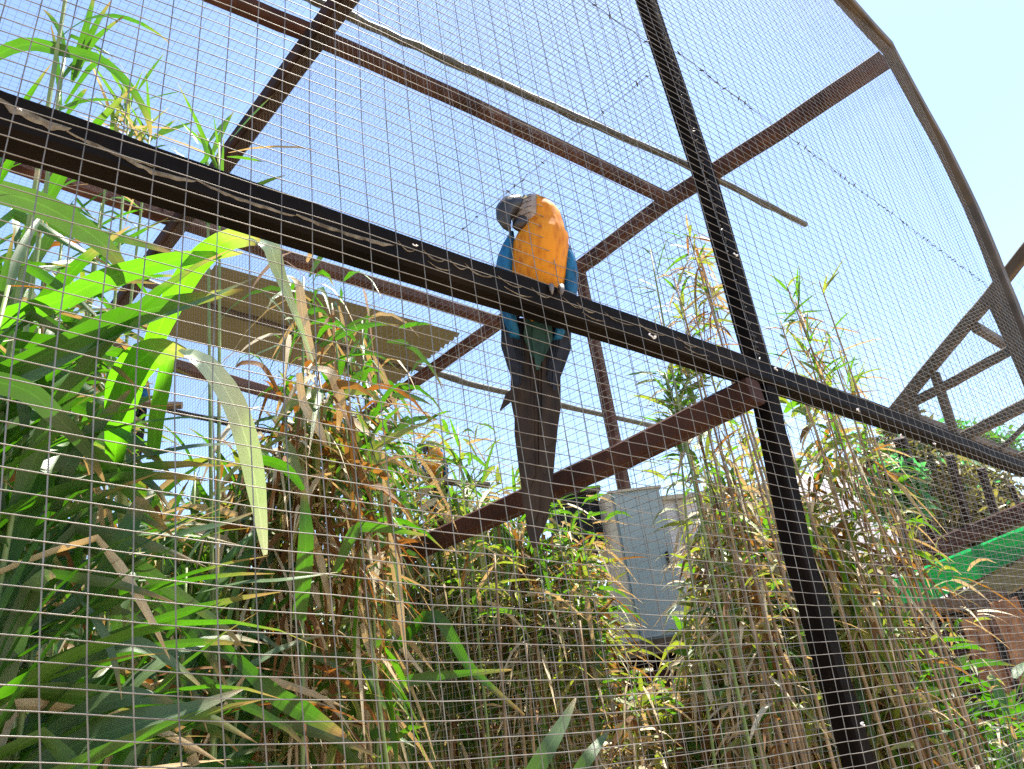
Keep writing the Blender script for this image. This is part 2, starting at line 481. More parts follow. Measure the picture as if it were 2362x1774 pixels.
pts2 = [Q(px, py, 'x', END) for px, py in ((2040, 138), (1800, 300), (1538, 465), (1340, 615), (1143, 750), (908, 915))]
beam_obj('cross_beam', subdiv(pts2 + [pts2[-1] + (pts2[-1] - pts2[-2]) * 1.5], 4, .003), 0.14, 0.14, 'rust')
pa = [Q(px, py, 'z', ROOF - .02) for px, py in ((523, -2), (745, 90), (1100, 248), (1545, 462))]
beam_obj('purlin', subdiv([pa[0] + (pa[0] - pa[1]) * 1.5] + pa, 4, .003), 0.11, 0.11, 'rust')
pc = [Q(px, py, 'z', ROOF - .05) for px, py in ((300, 470), (651, 590), (1143, 742))]
beam_obj('purlin', subdiv([pc[0] + (pc[0] - pc[1]) * .8] + pc, 4, .003), 0.12, 0.12, 'rust')
pe = [Q(px, py, 'z', ROOF - .05) for px, py in ((400, 842), (470, 862), (690, 925), (900, 985))]
beam_obj('purlin', subdiv([pe[0] + (pe[0] - pe[1]) * 3] + pe, 4, .003), 0.14, 0.14, 'rust')
pf = [Q(px, py, 'z', ROOF - .05) for px, py in ((360, 940), (560, 985), (800, 1020))]
b = MB(); b.tube(subdiv([pf[0] + (pf[0] - pf[1]) * 1] + pf, 5, .01), 0.045, 6)
b.build('purlin', MT['post'], AV, label='thin dark rear purlin')
F0, F1 = Q(1335, 615, 'x', END), Q(1440, 1125, 'x', END)
beam_obj('post', subdiv([F0, F1, Vector((F1.x, F1.y, 0))], 6, .004), 0.11, 0.11, 'rust', side=Vector((1, 0, 0)), label='thin rust brown rear post')

# poles lying on the roof
def pole(pts, r, name, label, mat, z=None):
    m = MB(); sp = subdiv(pts, 10, 0.006)
    rr = [r * (1.0 if i % 6 else 1.18) for i in range(len(sp))]
    m.tube(sp, rr, 8)
    return m.build(name, MT[mat], smooth=True, label=label, cat='pole')
pole([Q(px, py, 'z', ROOF + .22) for px, py in ((560, -75), (726, 2), (1100, 170), (1601, 388), (1858, 518))], 0.034, 'bamboo_pole', 'long olive bamboo pole on the aviary roof, cut end beyond the front post', 'bamboo')
pole([Q(px, py, 'z', ROOF + .18) for px, py in ((300, 640), (790, 795), (1100, 890), (1516, 985))], 0.05, 'bamboo_pole', 'grey bamboo pole over the roof passing behind the tail of the perched macaw', 'bamboo')

# mud streaks and painted sunlit crescents along the lower edge of the rail's face
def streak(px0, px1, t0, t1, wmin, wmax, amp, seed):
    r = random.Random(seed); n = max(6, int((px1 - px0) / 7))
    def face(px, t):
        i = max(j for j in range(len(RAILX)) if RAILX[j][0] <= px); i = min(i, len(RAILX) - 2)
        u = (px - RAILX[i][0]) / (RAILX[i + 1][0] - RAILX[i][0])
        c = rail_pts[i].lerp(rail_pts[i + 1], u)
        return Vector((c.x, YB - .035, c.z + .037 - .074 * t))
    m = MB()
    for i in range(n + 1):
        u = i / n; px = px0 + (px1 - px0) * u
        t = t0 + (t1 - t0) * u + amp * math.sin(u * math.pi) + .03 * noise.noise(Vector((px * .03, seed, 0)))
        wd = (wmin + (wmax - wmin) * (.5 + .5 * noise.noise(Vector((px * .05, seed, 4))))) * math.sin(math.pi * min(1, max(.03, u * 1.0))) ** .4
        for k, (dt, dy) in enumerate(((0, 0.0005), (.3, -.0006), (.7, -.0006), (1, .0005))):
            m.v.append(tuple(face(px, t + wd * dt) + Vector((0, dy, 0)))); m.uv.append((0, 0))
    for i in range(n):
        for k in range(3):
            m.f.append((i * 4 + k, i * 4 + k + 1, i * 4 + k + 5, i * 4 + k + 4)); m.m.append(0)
    m.build('mud_sun_streak', MT['mud'], AV, smooth=True)
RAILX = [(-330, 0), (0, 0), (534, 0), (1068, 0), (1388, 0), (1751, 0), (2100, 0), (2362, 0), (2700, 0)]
MT['mud'] = mixed('pale_mud_and_sun', (0.10, 0.075, 0.045), (0.30, 0.25, 0.17), 0.95, 60, bump=0.6)  # one pale colour for the mud and the painted sunlight
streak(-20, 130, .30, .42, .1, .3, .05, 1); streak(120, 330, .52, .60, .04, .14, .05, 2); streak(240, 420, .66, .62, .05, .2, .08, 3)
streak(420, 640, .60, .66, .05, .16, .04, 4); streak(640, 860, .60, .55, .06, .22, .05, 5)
for k_, x_ in enumerate((868, 931, 1002, 1046, 1118, 1190, 1262, 1297, 1369, 1440, 1521)):  # crescents paint the sun's lit patches on the rail
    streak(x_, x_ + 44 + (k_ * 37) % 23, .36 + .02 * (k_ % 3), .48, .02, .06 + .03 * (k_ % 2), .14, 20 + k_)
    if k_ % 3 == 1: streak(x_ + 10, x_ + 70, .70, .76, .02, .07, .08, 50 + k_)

# ---- welded mesh: regular 50 x 25 mm cells on a panel that bows a little in its plane
T5 = [(a, b_) for a in range(6) for b_ in range(6 - a)]
LU = [0.213615, 0.061026, 0.187364, 0.057976, -0.00945, 0.014355, 2.352835, -0.045043, -0.507799, -0.309908, 0.144996, 2.154029, -0.257779, -0.978308, 0.618893, -0.583982, -1.965785, 1.568232, -2.600691, 2.087851, 2.254832]
LV = [0.28379, -1.362781, 0.191505, 0.373953, 0.107438, -0.040879, -0.258023, -0.808311, 0.364368, 0.144668, -0.31329, 0.120636, 0.792541, 0.449185, -0.781721, 0.169451, 0.414608, -1.024264, -0.195329, -0.82551, 0.022566]
RU = [0.167352, 0.021633, 0.116246, -0.009517, 0.037964, 0.005206, 2.680455, 0.127582, -0.678134, 0.110106, 0.016204, 1.61614, -1.208166, 0.452722, 0.031108, -1.479405, 0.643797, -0.03176, 0.642712, -0.103128, -0.108187]
RV = [0.214345, -1.423279, 0.153827, 0.302514, 0.047186, -0.015706, 0.109165, -0.479368, 0.388974, -0.034208, -0.098874, -0.485471, 0.3597, -0.040189, -0.159805, 0.472949, 0.027656, -0.127314, -0.172185, -0.079079, 0.014152]
def node(cu, cv, k, j):
    a, b_ = k / 50.0, j / 50.0
    u = v = 0.0
    for (p, q), x, y in zip(T5, cu, cv):
        t = a ** p * b_ ** q
        u += x * t; v += y * t
    wob = noise.noise(Vector((u * 2.2, v * 2.2, 5.0))) * 0.004
    return u + noise.noise(Vector((u * 5, v * 5, 1.0))) * 0.0024 * (1 + u * .3), FRONT + wob, EYE + v + noise.noise(Vector((u * 6, v * 5, 9.0))) * 0.0024 * (1 + u * .3)

def wire(parent, pts, r, n=5, mat='wire', name='wire'):
    m = MB(); m.tube(pts, r, n, cap=False)
    return m.build(name, MT[mat], parent, smooth=True)

def panel(cu, cv, k0, k1, j0, j1, singles_h, label, r=.00098):
    pn = bpy.data.objects.new('mesh_panel', None); COL.objects.link(pn); pn.parent = AV; pn['label'] = label
    for k in range(k0, k1 + 1):
        wire(pn, [Vector(node(cu, cv, k, j)) + Vector((0, 0.0, 0)) for j in range(j0, j1 + 1, 2)], r * 1.08)
    rest = MB()
    for j in range(j0, j1 + 1):
        pts = [Vector(node(cu, cv, k, j)) - Vector((0, 0.0021, 0)) for k in range(k0, k1 + 1)]
        if j >= singles_h:
            wire(pn, pts, r)
        else:
            rest.tube(pts, r, 4, cap=False)
    if rest.v:
        rest.build('fine_wires', MT['wire'], pn, smooth=True, kind='stuff')
panel(LU, LV, -6, 29, -84, 20, -200, 'near front panel of welded wire mesh, left of the black post', .00092)
panel(RU, RV, 29, 78, -119, 26, -58, 'receding front panel of welded wire mesh, right of the black post')

def grid(name, origin, A, B, na, nb, la, lb, r, mat='wire_far', clip=None, amp=0.01, nseg=10, parent=AV, **k):
    # na wires spread along A running along B, and nb the other way
    origin, A, B = Vector(origin), Vector(A).normalized(), Vector(B).normalized()
    nrm = A.cross(B)
    V, Fc = [], []
    ca = [(math.cos(2 * math.pi * q / 3), math.sin(2 * math.pi * q / 3)) for q in range(3)]
    def run(D, E, n, ld, le, off):
        ts = np.linspace(0, le, nseg + 1)
        for i in range(n + 1):
            s = ld * i / n
            base = len(V)
            s2 = s + random.uniform(-.002, .002)
            for t in ts:
                p = origin + D * (s2 + 0.006 * noise.noise(Vector((s, t, 3)))) + E * float(t)
                p = p + nrm * (off + amp * noise.noise(p * 1.3))
                for c_, s_ in ca:
                    V.append(p + D * (c_ * r) + nrm * (s_ * r))
            for q in range(nseg):
                for z in range(3):
                    z2 = (z + 1) % 3
                    Fc.append((base + q * 3 + z, base + q * 3 + z2, base + q * 3 + 3 + z2, base + q * 3 + 3 + z))
    run(A, B, na, la, lb, 0)
    run(B, A, nb, lb, la, r * 1.8)
    me = mesh_np(name, np.array(V), np.array(Fc), np.zeros(len(Fc)), [MT[mat]], None, False)
    return obj(name, me, parent, kind='stuff', **k)

zt = c1a.z - .05
# divider wall (x = DIV) from the floor to the roof
grid('divider_mesh', (DIV - .034, FRONT + .05, 0), (0, 1, 0), (0, 0, 1), 176, 236, 8.8, zt, 0.0009, nseg=8, label='dark welded mesh dividing wall behind the front post')
# far end wall (x = END)
grid('end_wall_mesh', (END - .05, FRONT + .05, 0), (0, 1, 0), (0, 0, 1), 150, 236, 9.0, pts2[2].z, 0.0011, nseg=8, label='fine welded mesh of the far end wall')
# right front panel's roof and the near roof
grid('roof_mesh', (-3.5, FRONT, ROOF + .05), (1, 0, 0), (0, 1, 0), 110, 210, 5.5, 10.5, 0.0010, nseg=8, label='roof mesh over the near bay')
grid('roof_mesh', (DIV + .02, FRONT, ROOF + .055), (1, 0, 0), (0, 1, 0), 82, 210, 4.1, 10.5, 0.0010, nseg=8, label='roof mesh over the far bay')

# seams where two rolls of mesh are laced together: a dark wire with knots
def seam(pts, n, label):
    m = MB(); sp = subdiv(pts, n, 0.004)
    m.tube(sp, 0.0013, 4)
    for p in sp:
        if random.random() < .5:
            q = Vector((random.uniform(-1, 1), random.uniform(-1, 1), random.uniform(-1, 1))).normalized()
            m.tube([p - q * .011, p, p + q * .011], [.0015, .0036, .0015], 6)
    m.build('seam', MT['lacing'], AV, label=label)
seam([(DIV - .04, 1.06, 3.66), (DIV - .04, 3.2, 3.64)], 50, 'dark knotted lacing across the divider mesh')
seam([(2.2, FRONT + .004, 3.84), (5.9, FRONT + .004, 3.88)], 70, 'dark knotted lacing along the right front mesh')
seam([(1.45, FRONT + .004, 3.74), (2.0, FRONT + .004, 3.75)], 14, 'short dark lacing left of the post top')
seam([(DIV + .062, FRONT, 2.5), (DIV + .062, FRONT, 4.8)], 110, 'dark lacing that ties the mesh to the post edge')

# loose twists of pale tie wire on the rail and post
for px, py in ((958, 566), (1502, 776), (1786, 850), (1975, 945), (2075, 1005), (2152, 1023), (46, 252), (1695, 588), (1985, 1668)):
    c = Q(px, py, 'y', FRONT - .006)
    m = MB(); n = 14
    ph, rr = random.uniform(0, 6), random.uniform(.0035, .006)
    sc = min(1.6, c.x / 1.6 + .4)
    el_ = random.uniform(.3, .6)
    pts = [c + Vector((math.cos(ph + i * .5) + i * .16 - 1, -.6 + .3 * math.sin(i), el_ * math.sin(ph + i * .5) - i * .05)) * rr * sc for i in range(n)]
    m.tube(pts, 0.0013 * sc, 5)
    m.build('tie_wire', MT['whitewall'], AV)

# corrugated sheet resting on the roof
def corrugated():
    z = ROOF + .12
    a, b_, c, d = [Q(px, py, 'z', z) for px, py in ((500, 612), (1064, 769), (903, 892), (270, 745))]
    m = MB(); nu, nv = 40, 60
    for j in range(nv + 1):
        t = j / nv
        for i in range(nu + 1):
            s = i / nu
            p = a.lerp(b_, s).lerp(d.lerp(c, s), t)
            p = p + Vector((0, 0, 0.022 * math.sin(t * 2 * math.pi * 16)))
            m.v.append(tuple(p)); m.uv.append((s, t))
    for j in range(nv):
        for i in range(nu):
            q = j * (nu + 1) + i
            m.f.append((q, q + 1, q + nu + 2, q + nu + 1)); m.m.append(0)
    m.build('corrugated_sheet', MT['sheet'], smooth=True, label='tan corrugated fibreglass sheet lying on the aviary roof behind the reeds', cat='roof sheet')
corrugated()
ob = MB()
ob.tube(subdiv([Q(470, 700, 'z', ROOF + .05), Q(690, 765, 'z', ROOF + .05)], 6, .004), .03, 6)
ob.build('purlin', MT['rust2'], AV)

# ------------------------------------------------------------------ leaves and reeds
def leaf_np(base, dr, L, W, droop, roll, nseg=4, twist=0.0, fold=0.12):
    # base, dr (N,3); L, W, droop, roll (N,)
    N = len(L)
    s = np.linspace(0, 1, nseg + 1)
    up = np.array([0, 0, 1.0])
    pts = base[:, None, :] + dr[:, None, :] * (L[:, None] * s)[:, :, None] - up * ((droop * L)[:, None] * s ** 2.2)[:, :, None]
    t = np.gradient(pts, axis=1)
    t /= np.linalg.norm(t, axis=2, keepdims=True) + 1e-9
    sd = np.cross(t, up)
    sd /= np.linalg.norm(sd, axis=2, keepdims=True) + 1e-9
    nn = np.cross(sd, t)
    ang = roll[:, None] + twist * s
    sdr = sd * np.cos(ang)[:, :, None] + nn * np.sin(ang)[:, :, None]
    nr = np.cross(sdr, t)
    prof = np.minimum(1, .45 + 3.0 * s) * (1 - s ** 1.8) ** .8
    prof[-1] = 0.02
    h = (W[:, None] * .5 * prof)[:, :, None]
    a = pts - sdr * h + nr * h * fold * 2
    c = pts + sdr * h + nr * h * fold * 2
    V = np.stack([a, pts, c], axis=2).reshape(-1, 3)             # N, nseg+1, 3
    uvx = np.broadcast_to(np.array([0, .5, 1.0]), (N, nseg + 1, 3))
    uvy = np.broadcast_to(s[None, :, None], (N, nseg + 1, 3))
    uv = np.stack([uvx, uvy], -1).reshape(-1, 2)
    q = np.arange(nseg)[:, None] * 3 + np.arange(2)[None, :]
    q = q.ravel()
    f1 = np.stack([q, q + 1, q + 4, q + 3], -1)
    Fc = (np.arange(N)[:, None, None] * (nseg + 1) * 3 + f1[None]).reshape(-1, 4)
    return V, Fc, uv, nseg * 2

def leaves_obj(name, parts, mats, parent=None, **k):
    Vs, Fs, Us, Ms = [], [], [], []
    off = 0
    for V, Fc, uv, per, mi in parts:
        Vs.append(V); Fs.append(Fc + off); Us.append(uv); Ms.append(np.repeat(mi, per)); off += len(V)
    me = mesh_np(name, np.concatenate(Vs), np.concatenate(Fs), np.concatenate(Ms), mats, np.concatenate(Us))
    return obj(name, me, parent, **k)

# single large leaves: eight shared meshes, base at the origin, growing along +X
def leaf_variants(mat, seeds):
    out = []
    for s in seeds:
        r = random.Random(s)
        m = MB(); n = 9
        L, W = 1.0, r.uniform(.062, .09)
        kink = r.choice([None, None, .45, .6]); a = r.uniform(.1, .4); curl = r.choice([r.uniform(-1.6, -0.8), r.uniform(-.8, -.15)])
        pts, wid, nr = [Vector((0, 0, 0))], [], []
        tw = r.uniform(-.8, .8)
        for i in range(n):
            t = i / (n - 1)
            ang = a + curl * t ** 1.4
            if kink and t > kink: ang -= r.uniform(1.1, 1.3)
            if i: pts.append(pts[-1] + Vector((math.cos(ang), .06 * math.sin(t * 4 + s), math.sin(ang))) * (L / (n - 1)))
            wid.append(W * min(1, .5 + 2.6 * t) * max(.03, (1 - t ** 1.9) ** .8))
            nr.append(Vector((0, math.sin(tw * t), math.cos(tw * t))))
        m.blade(pts, wid, nrms=nr)
        out.append(m.mesh('leaf_blade', mat, True))
    return out
LV_MESH = {k: leaf_variants(MT[k], [hash_ + 10 * i for hash_ in range(8)]) for i, k in enumerate(('leaf', 'leaf_dark', 'leaf_dry', 'leaf_brown'))}

def stem_points(top, lean, seed, foot=0.0):
    r = random.Random(seed)
    base = Vector((top.x + lean.x, top.y + lean.y, foot))
    pts = []
    n = 14
    bx, by = r.uniform(-.05, .05), r.uniform(-.05, .05)
    for i in range(n + 1):
        t = i / n
        p = base.lerp(top, t) + Vector((bx, by, 0)) * math.sin(t * math.pi)
        pts.append(p)
    return pts

def reed_near(px, py, z, nl, L, mix, label, group, lean=None, lowest=0.9, seed=0, cat='reed'):
    """tall reed whose leaves are objects of their own"""
    r = random.Random(seed * 13 + 5)
    top = P(px, py, z)
    lean = lean or Vector((r.uniform(-.15, .15), r.uniform(-.05, .2), 0))
    pts = stem_points(top, lean, seed)
    root = empty('giant_reed', label, cat, pts[0], group)
    off = pts[0]
    m = MB(); n = len(pts)
    dry = mix[2] + mix[3] > .5
    m.tube([p - off for p in pts], [0.011 * (1 - .75 * i / n) + .0015 for i in range(n)], 6)
    m.build('stem', MT['stem_dry' if dry else 'stem_green'], root, smooth=True)
    H = top.z
    az0 = r.uniform(0, 6.28)
    for i in range(nl):
        t = 1 - (i / nl) * (lowest / H) * 1.0
        q = pts[0].lerp(top, t) if t < 1 else top
        k = t * (len(pts) - 1); k0 = min(int(k), len(pts) - 2)
        q = pts[k0].lerp(pts[k0 + 1], k - k0)
        az = az0 + (i % 2) * math.pi + r.uniform(-.6, .6)
        if r.random() < .65: az = r.gauss(.35, .45)
        el = r.uniform(.3, 1.15) if i > 3 else r.uniform(.7, 1.35)
        kind = r.choices(['leaf', 'leaf_dark', 'leaf_dry', 'leaf_brown'], mix)[0]
        if kind in ('leaf_dry', 'leaf_brown'): el -= r.uniform(.3, 1.3)
        lf = obj('leaf', r.choice(LV_MESH[kind]), root)
        sc = L * r.uniform(.7, 1.15) * (0.6 if i < 3 else 1)
        if q.y + sc * math.sin(az) * math.cos(el) * .8 < FRONT + .03:        # stay behind the wire
            az = r.uniform(.15, 2.9)
        w_ = r.uniform(.75, 1.15) * (0.6 if kind in ('leaf_dry', 'leaf_brown') else 1)
        lf.matrix_local = Matrix.Translation(q - off) @ Matrix.Rotation(az, 4, 'Z') @ Matrix.Rotation(-el, 4, 'Y') @ Matrix.Rotation(r.uniform(-.7, .7), 4, 'X') @ Matrix.Diagonal((sc, sc * w_, sc, 1))
    return root

def reed_far(px, py, z, nl, L, W, mix, label, group, lean=None, span=1.6, seed=0, name='reed', droop=(.2, .7), branch=True, cat='reed', mats=None, el=(.1, 1.2), foot=0.0, sr=.009, stem=None):
    """reed further off: stem and one leafy part"""
    r = np.random.default_rng(seed * 17 + 3)
    top = P(px, py, z)
    lean = lean or Vector((r.uniform(-.2, .2), r.uniform(-.2, .2), 0))
    pts = stem_points(top, lean, seed, foot)
    root = empty(name, label, cat, pts[0], group)
    off = pts[0]
    m = MB(); n = len(pts)
    dry = mix[2] + mix[3] > .45
    m.tube([p - off for p in pts], [sr * (1 - .7 * i / n) + .001 for i in range(n)], 5)
    m.build('stem', MT[stem or ('stem_dry' if dry else 'stem_green')], root, smooth=True)
    P3 = np.array([tuple(p - off) for p in pts])
    H = top.z - foot
    t = 1 - r.random(nl) ** 1.15 * min(.97, span / H)
    kk = t * (len(pts) - 1); k0 = np.minimum(kk.astype(int), len(pts) - 2); fr = (kk - k0)[:, None]
    base = P3[k0] * (1 - fr) + P3[k0 + 1] * fr
    az = r.uniform(0, 2 * np.pi, nl)
    e = r.uniform(el[0], el[1], nl)
    mi = r.choice(4, nl, p=np.array(mix) / sum(mix))
    e = np.where(mi >= 2, e - r.uniform(.2, 1.6, nl), e)
    # side shoots carry part of the leaves away from the stem
    base = base + np.stack([np.cos(az), np.sin(az), np.full(nl, .8)], -1) * (r.random(nl) ** 2 * (.22 if branch else .04))[:, None]
    dr = np.stack([np.cos(az) * np.cos(e), np.sin(az) * np.cos(e), np.sin(e)], -1)
    Ls = L * r.uniform(.45, 1.2, nl); Ws = W * r.uniform(.6, 1.2, nl) * np.where(mi >= 2, .75, 1)
    V, Fc, uv, per = leaf_np(base, dr, Ls, Ws, r.uniform(*droop, nl), r.uniform(-.9, .9, nl), 4, twist=.8)
    leaves_obj('foliage', [(V, Fc, uv, per, mi)], mats or FINE, root, kind='stuff')
    return root

LAND = [((20, 470), 'under the left end of the rail'), ((230, 520), 'under the rail near the left'), ((400, 620), 'by the arching bright leaf'), ((0, 760), 'at the left edge, upper part'),
        ((-20, 1050), 'at the left edge halfway down'), ((150, 950), 'left of the upright broad leaf'), ((560, 1150), 'below the hanging pale leaf'), ((350, 1150), 'below the upright broad leaf'),
        ((60, 1350), 'at the left edge, lower part'), ((150, 1560), 'by the bottom left corner'), ((330, 1350), 'left of centre, above the drooping leaf'), ((330, 1620), 'at the bottom edge left of the drooping leaf'), ((540, 1500), 'at the bottom edge right of the drooping leaf'),
        ((700, 650), 'in front of the roof sheet'), ((720, 860), 'under the roof sheet'), ((840, 860), 'at the right end of the roof sheet'), ((700, 1050), 'low, under the roof sheet'), ((860, 1250), 'at the left end of the low cross beam'),
        ((930, 1040), 'by the distant macaw'), ((1060, 1010), 'right of the distant macaw'), ((1100, 1150), 'just left of the macaw\'s tail tip'), ((1250, 1170), 'just right of the macaw\'s tail tip'), ((1340, 1300), 'left of the grey cabinet'), ((1050, 1320), 'below the low cross beam'), ((1200, 1360), 'under the macaw\'s tail tip'),
        ((870, 1420), 'left of the middle, low down'), ((1340, 1500), 'below the grey cabinet'), ((1600, 560), 'tallest, touching the post'), ((1560, 700), 'over the rail left of the post'), ((1520, 720), 'nearest the roof cross beam'),
        ((1560, 880), 'in the corner of rail and cross beam'), ((1600, 980), 'just under the cross beam'), ((1690, 990), 'against the post under the rail'), ((1640, 1120), 'right of the grey cabinet top'), ((1710, 1230), 'left of the post, middle'), ((1620, 1400), 'right of the grey cabinet foot'), ((1740, 1400), 'left of the post, low'), ((1520, 1590), 'below the yellow green lit netting'),
        ((1820, 670), 'crown highest, right of the post'), ((1900, 660), 'bare topped and thin'), ((1850, 790), 'just over the rail'), ((1940, 830), 'rightmost above the rail'), ((1810, 950), 'right beside the post under the rail'), ((1900, 960), 'under the rail'), ((2000, 1060), 'before the bright green bush'), ((1850, 1120), 'before the white wall'),
        ((1950, 1150), 'left of the brown eave beam'), ((2060, 1200), 'at the end of the green netting'), ((2050, 1350), 'left of the green netting end'), ((1950, 1370), 'above the stone wall'), ((2110, 1470), 'before the stone wall'), ((2050, 1580), 'left of the boards, low'), ((2180, 1560), 'before the first board'), ((2290, 1630), 'before the second board'), ((2000, 1680), 'at the bottom edge by the post'), ((2200, 1720), 'at the bottom edge before the boards'), ((2340, 1740), 'in the bottom right corner')]
def where(px, py):
    return min(LAND, key=lambda q: (q[0][0] - px) ** 2 + (q[0][1] - py) ** 2)[1]
# -- leafy mass at the left edge, just behind the wire
tops = [(-60, 430, 1.9), (60, 520, 2.3), (150, 500, 2.8), (235, 470, 2.9), (20, 660, 1.7), (90, 760, 2.2), (-70, 850, 1.5),
        (60, 1010, 1.6), (330, 1200, 2.5), (450, 1090, 2.8), (545, 1120, 2.7), (110, 1230, 1.65), (260, 1300, 1.9), (430, 1310, 2.2), (590, 1330, 2.5),
        (-20, 1400, 1.4), (180, 1520, 1.7), (360, 1560, 2.0), (560, 1560, 2.3), (-140, 620, 2.1), (20, 1180, 1.9), (-120, 700, 1.7), (-30, 560, 2.5), (100, 640, 2.6), (290, 1150, 2.9), (-150, 980, 1.6), (-90, 1120, 1.75), (120, 900, 2.4), (380, 1220, 2.6), (-150, 1300, 1.6), (90, 1400, 2.1), (510, 1450, 2.8), (300, 1650, 2.3), (640, 1250, 3.0), (440, 1650, 2.1)]
for i, (px, py, z) in enumerate(tops):
    low = py > 900
    mix = [.68, .20, .07, .05] if not low else [.55, .27, .10, .08]
    reed_near(px, py, z, 19 if z < 2.4 else 21, (.66 if z < 2.4 else .55) * (.75 if px > 80 and py < 1000 else 1), mix,
              ('broad leaved green reed ' if not low else 'shaded broad leaved reed ') + where(px, py),
              ('green reeds ' if not low else 'shaded reeds ') + where(px, py), seed=i, lowest=1.1)

# -- reeds that rise above the dark rail at upper left
reed_near(175, -150, 2.3, 4, .50, [.8, .1, .1, 0], 'tallest reed, its leafy tip above the rail at top left', None, seed=60, lowest=.55)
reed_near(150, 120, 2.35, 3, .34, [.8, .1, .1, 0], 'reed shoot above the rail left of the spiky tufts', None, seed=61, lowest=.35)
for i, (px, py, z, n_, mm) in enumerate(((300, 225, 3.0, 26, [.7, .2, .1, 0]), (265, 262, 3.0, 20, [.6, .2, .2, 0]), (350, 275, 3.1, 22, [.6, .2, .2, 0]))):
    reed_far(px, py, z, n_, .26, .018, mm, 'spiky young reed tip poking over the rail at upper left', 'spiky tips over the rail', span=.35, seed=70 + i, droop=(0, .2), branch=False, el=(.7, 1.4))
reed_far(505, 330, 2.9, 22, .34, .024, [.75, .15, .1, 0], 'green reed tip over the rail in front of the roof cross beam', None, span=.4, seed=74, droop=(0, .25), branch=False, el=(.3, 1.3))
reed_far(478, 320, 3.0, 10, .34, .022, [.9, .1, 0, 0], 'slim dark reed tip left of the roof cross beam', None, span=.4, seed=75, droop=(0, .2), branch=False, el=(.6, 1.4))

# -- brown clump between the big leaves and the macaw's tail
for i, (px, py, z, n_, mix) in enumerate(((700, 640, 3.1, 46, [.45, .1, .25, .2]), (765, 700, 3.2, 60, [.4, .25, .2, .15]), (655, 860, 3.0, 50, [.1, .1, .4, .4]), (735, 860, 3.1, 60, [.1, .15, .35, .4]),
        (835, 740, 3.4, 60, [.4, .3, .2, .1]), (800, 880, 3.3, 70, [.2, .2, .3, .3]), (690, 1000, 2.9, 60, [.1, .1, .35, .45]), (770, 1080, 3.1, 60, [.15, .15, .35, .35]), (860, 960, 3.5, 50, [.4, .3, .2, .1]), (620, 1080, 2.9, 50, [.3, .1, .3, .3]))):
    reed_far(px, py, z, n_, .30, .030, mix, 'half dead reed with curled brown leaves ' + where(px, py), 'half dead reeds ' + where(px, py), span=1.0, seed=90 + i, droop=(.3, 1.3), mats=LEAFS, sr=.010)

# -- bushy bamboo-like mass under the tail
i = 0
for px, py in ((905, 1075), (950, 1010), (1010, 1120), (1055, 985), (1080, 1130), (1145, 1140), (1190, 1180), (1245, 1185), (1300, 1170), (1000, 1240), (1100, 1260), (1200, 1290), (1300, 1280), (1150, 1380), (1020, 1400), (900, 1250), (860, 1400), (1280, 1420), (1330, 1500), (1250, 1330), (1340, 1260)):
    z = random.uniform(4.3, 5.2)
    low = py > 1200
    reed_far(px, py, z, 110, .30, .030, [.45, .3, .2, .05] if not low else [.25, .3, .3, .15],
             ('bushy green reed with fine leaves ' if not low else 'dense yellowing reed ') + where(px, py),
             ('bushy reeds ' if not low else 'yellowing reeds ') + where(px, py), span=1.1, seed=120 + i, droop=(.1, .8)); i += 1

# -- tall dry stalks on both sides of the black post
for k, (px, py, z, n_) in enumerate(((1590, 545, 3.9, 40), (1610, 580, 4.0, 40), (1555, 640, 3.9, 20), (1575, 700, 4.0, 36), (1605, 730, 4.1, 30), (1520, 720, 4.0, 8), (1630, 640, 4.2, 8))):
    reed_far(px, py, z, n_, .20, .020, [.15, .3, .3, .25], 'tall dry reed stalk with withered tip, ' + where(px, py), 'dry stalks ' + where(px, py), span=.5, seed=200 + k, droop=(.1, .8), lean=Vector((random.uniform(-.1, .1), random.uniform(-.1, .1), 0)), branch=False)
reed_far(1500, 575, 3.9, 7, .20, .014, [.8, .2, 0, 0], 'thin bare shoot with two green leaves right of the macaw', None, span=.3, seed=208, droop=(0, .2), branch=False)
for k, (px, py) in enumerate(((1535, 860), (1560, 900), (1590, 870))):
    reed_far(px, py, 3.9, 34, .22, .030, [.7, .25, .05, 0], 'fresh green reed tip between the rail and the low cross beam', 'green tips above the low cross beam', span=.35, seed=214 + k, droop=(0, .5), branch=False)
for k, (px, py, z, n_) in enumerate(((1815, 660, 4.3, 36), (1835, 690, 4.4, 40), (1890, 650, 4.4, 10), (1900, 760, 4.5, 26), (1935, 800, 4.6, 20), (1800, 740, 4.3, 26), (1860, 800, 4.4, 30), (1965, 870, 4.7, 14))):
    reed_far(px, py, z, n_, .22, .018, [.35, .3, .2, .15], 'tall reed with ragged yellow crown, ' + where(px, py), 'tall reeds ' + where(px, py), span=.6, stem='stem_dry', seed=230 + k, droop=(0, .5), lean=Vector((random.uniform(-.1, .1), random.uniform(-.1, .1), 0)), branch=False)
k = 0
for px, py in ((1600, 960), (1650, 950), (1590, 1010), (1700, 980), (1620, 1050), (1680, 1100), (1620, 1150), (1660, 1230), (1720, 1180), (1700, 1300), (1640, 1330), (1620, 1420), (1680, 1420), (1760, 1400), (1560, 1590), (1480, 1600)):
    z = random.uniform(3.8, 4.6)
    reed_far(px, py, z, 60, .26, .034, [.15, .35, .35, .15], 'straw coloured reed ' + where(px, py), 'straw reeds ' + where(px, py), span=1.2, stem='stem_brown', lean=Vector((random.uniform(-.35, .35), random.uniform(-.3, .3), 0)), seed=260 + k, droop=(.2, 1.0), branch=True, sr=.006); k += 1
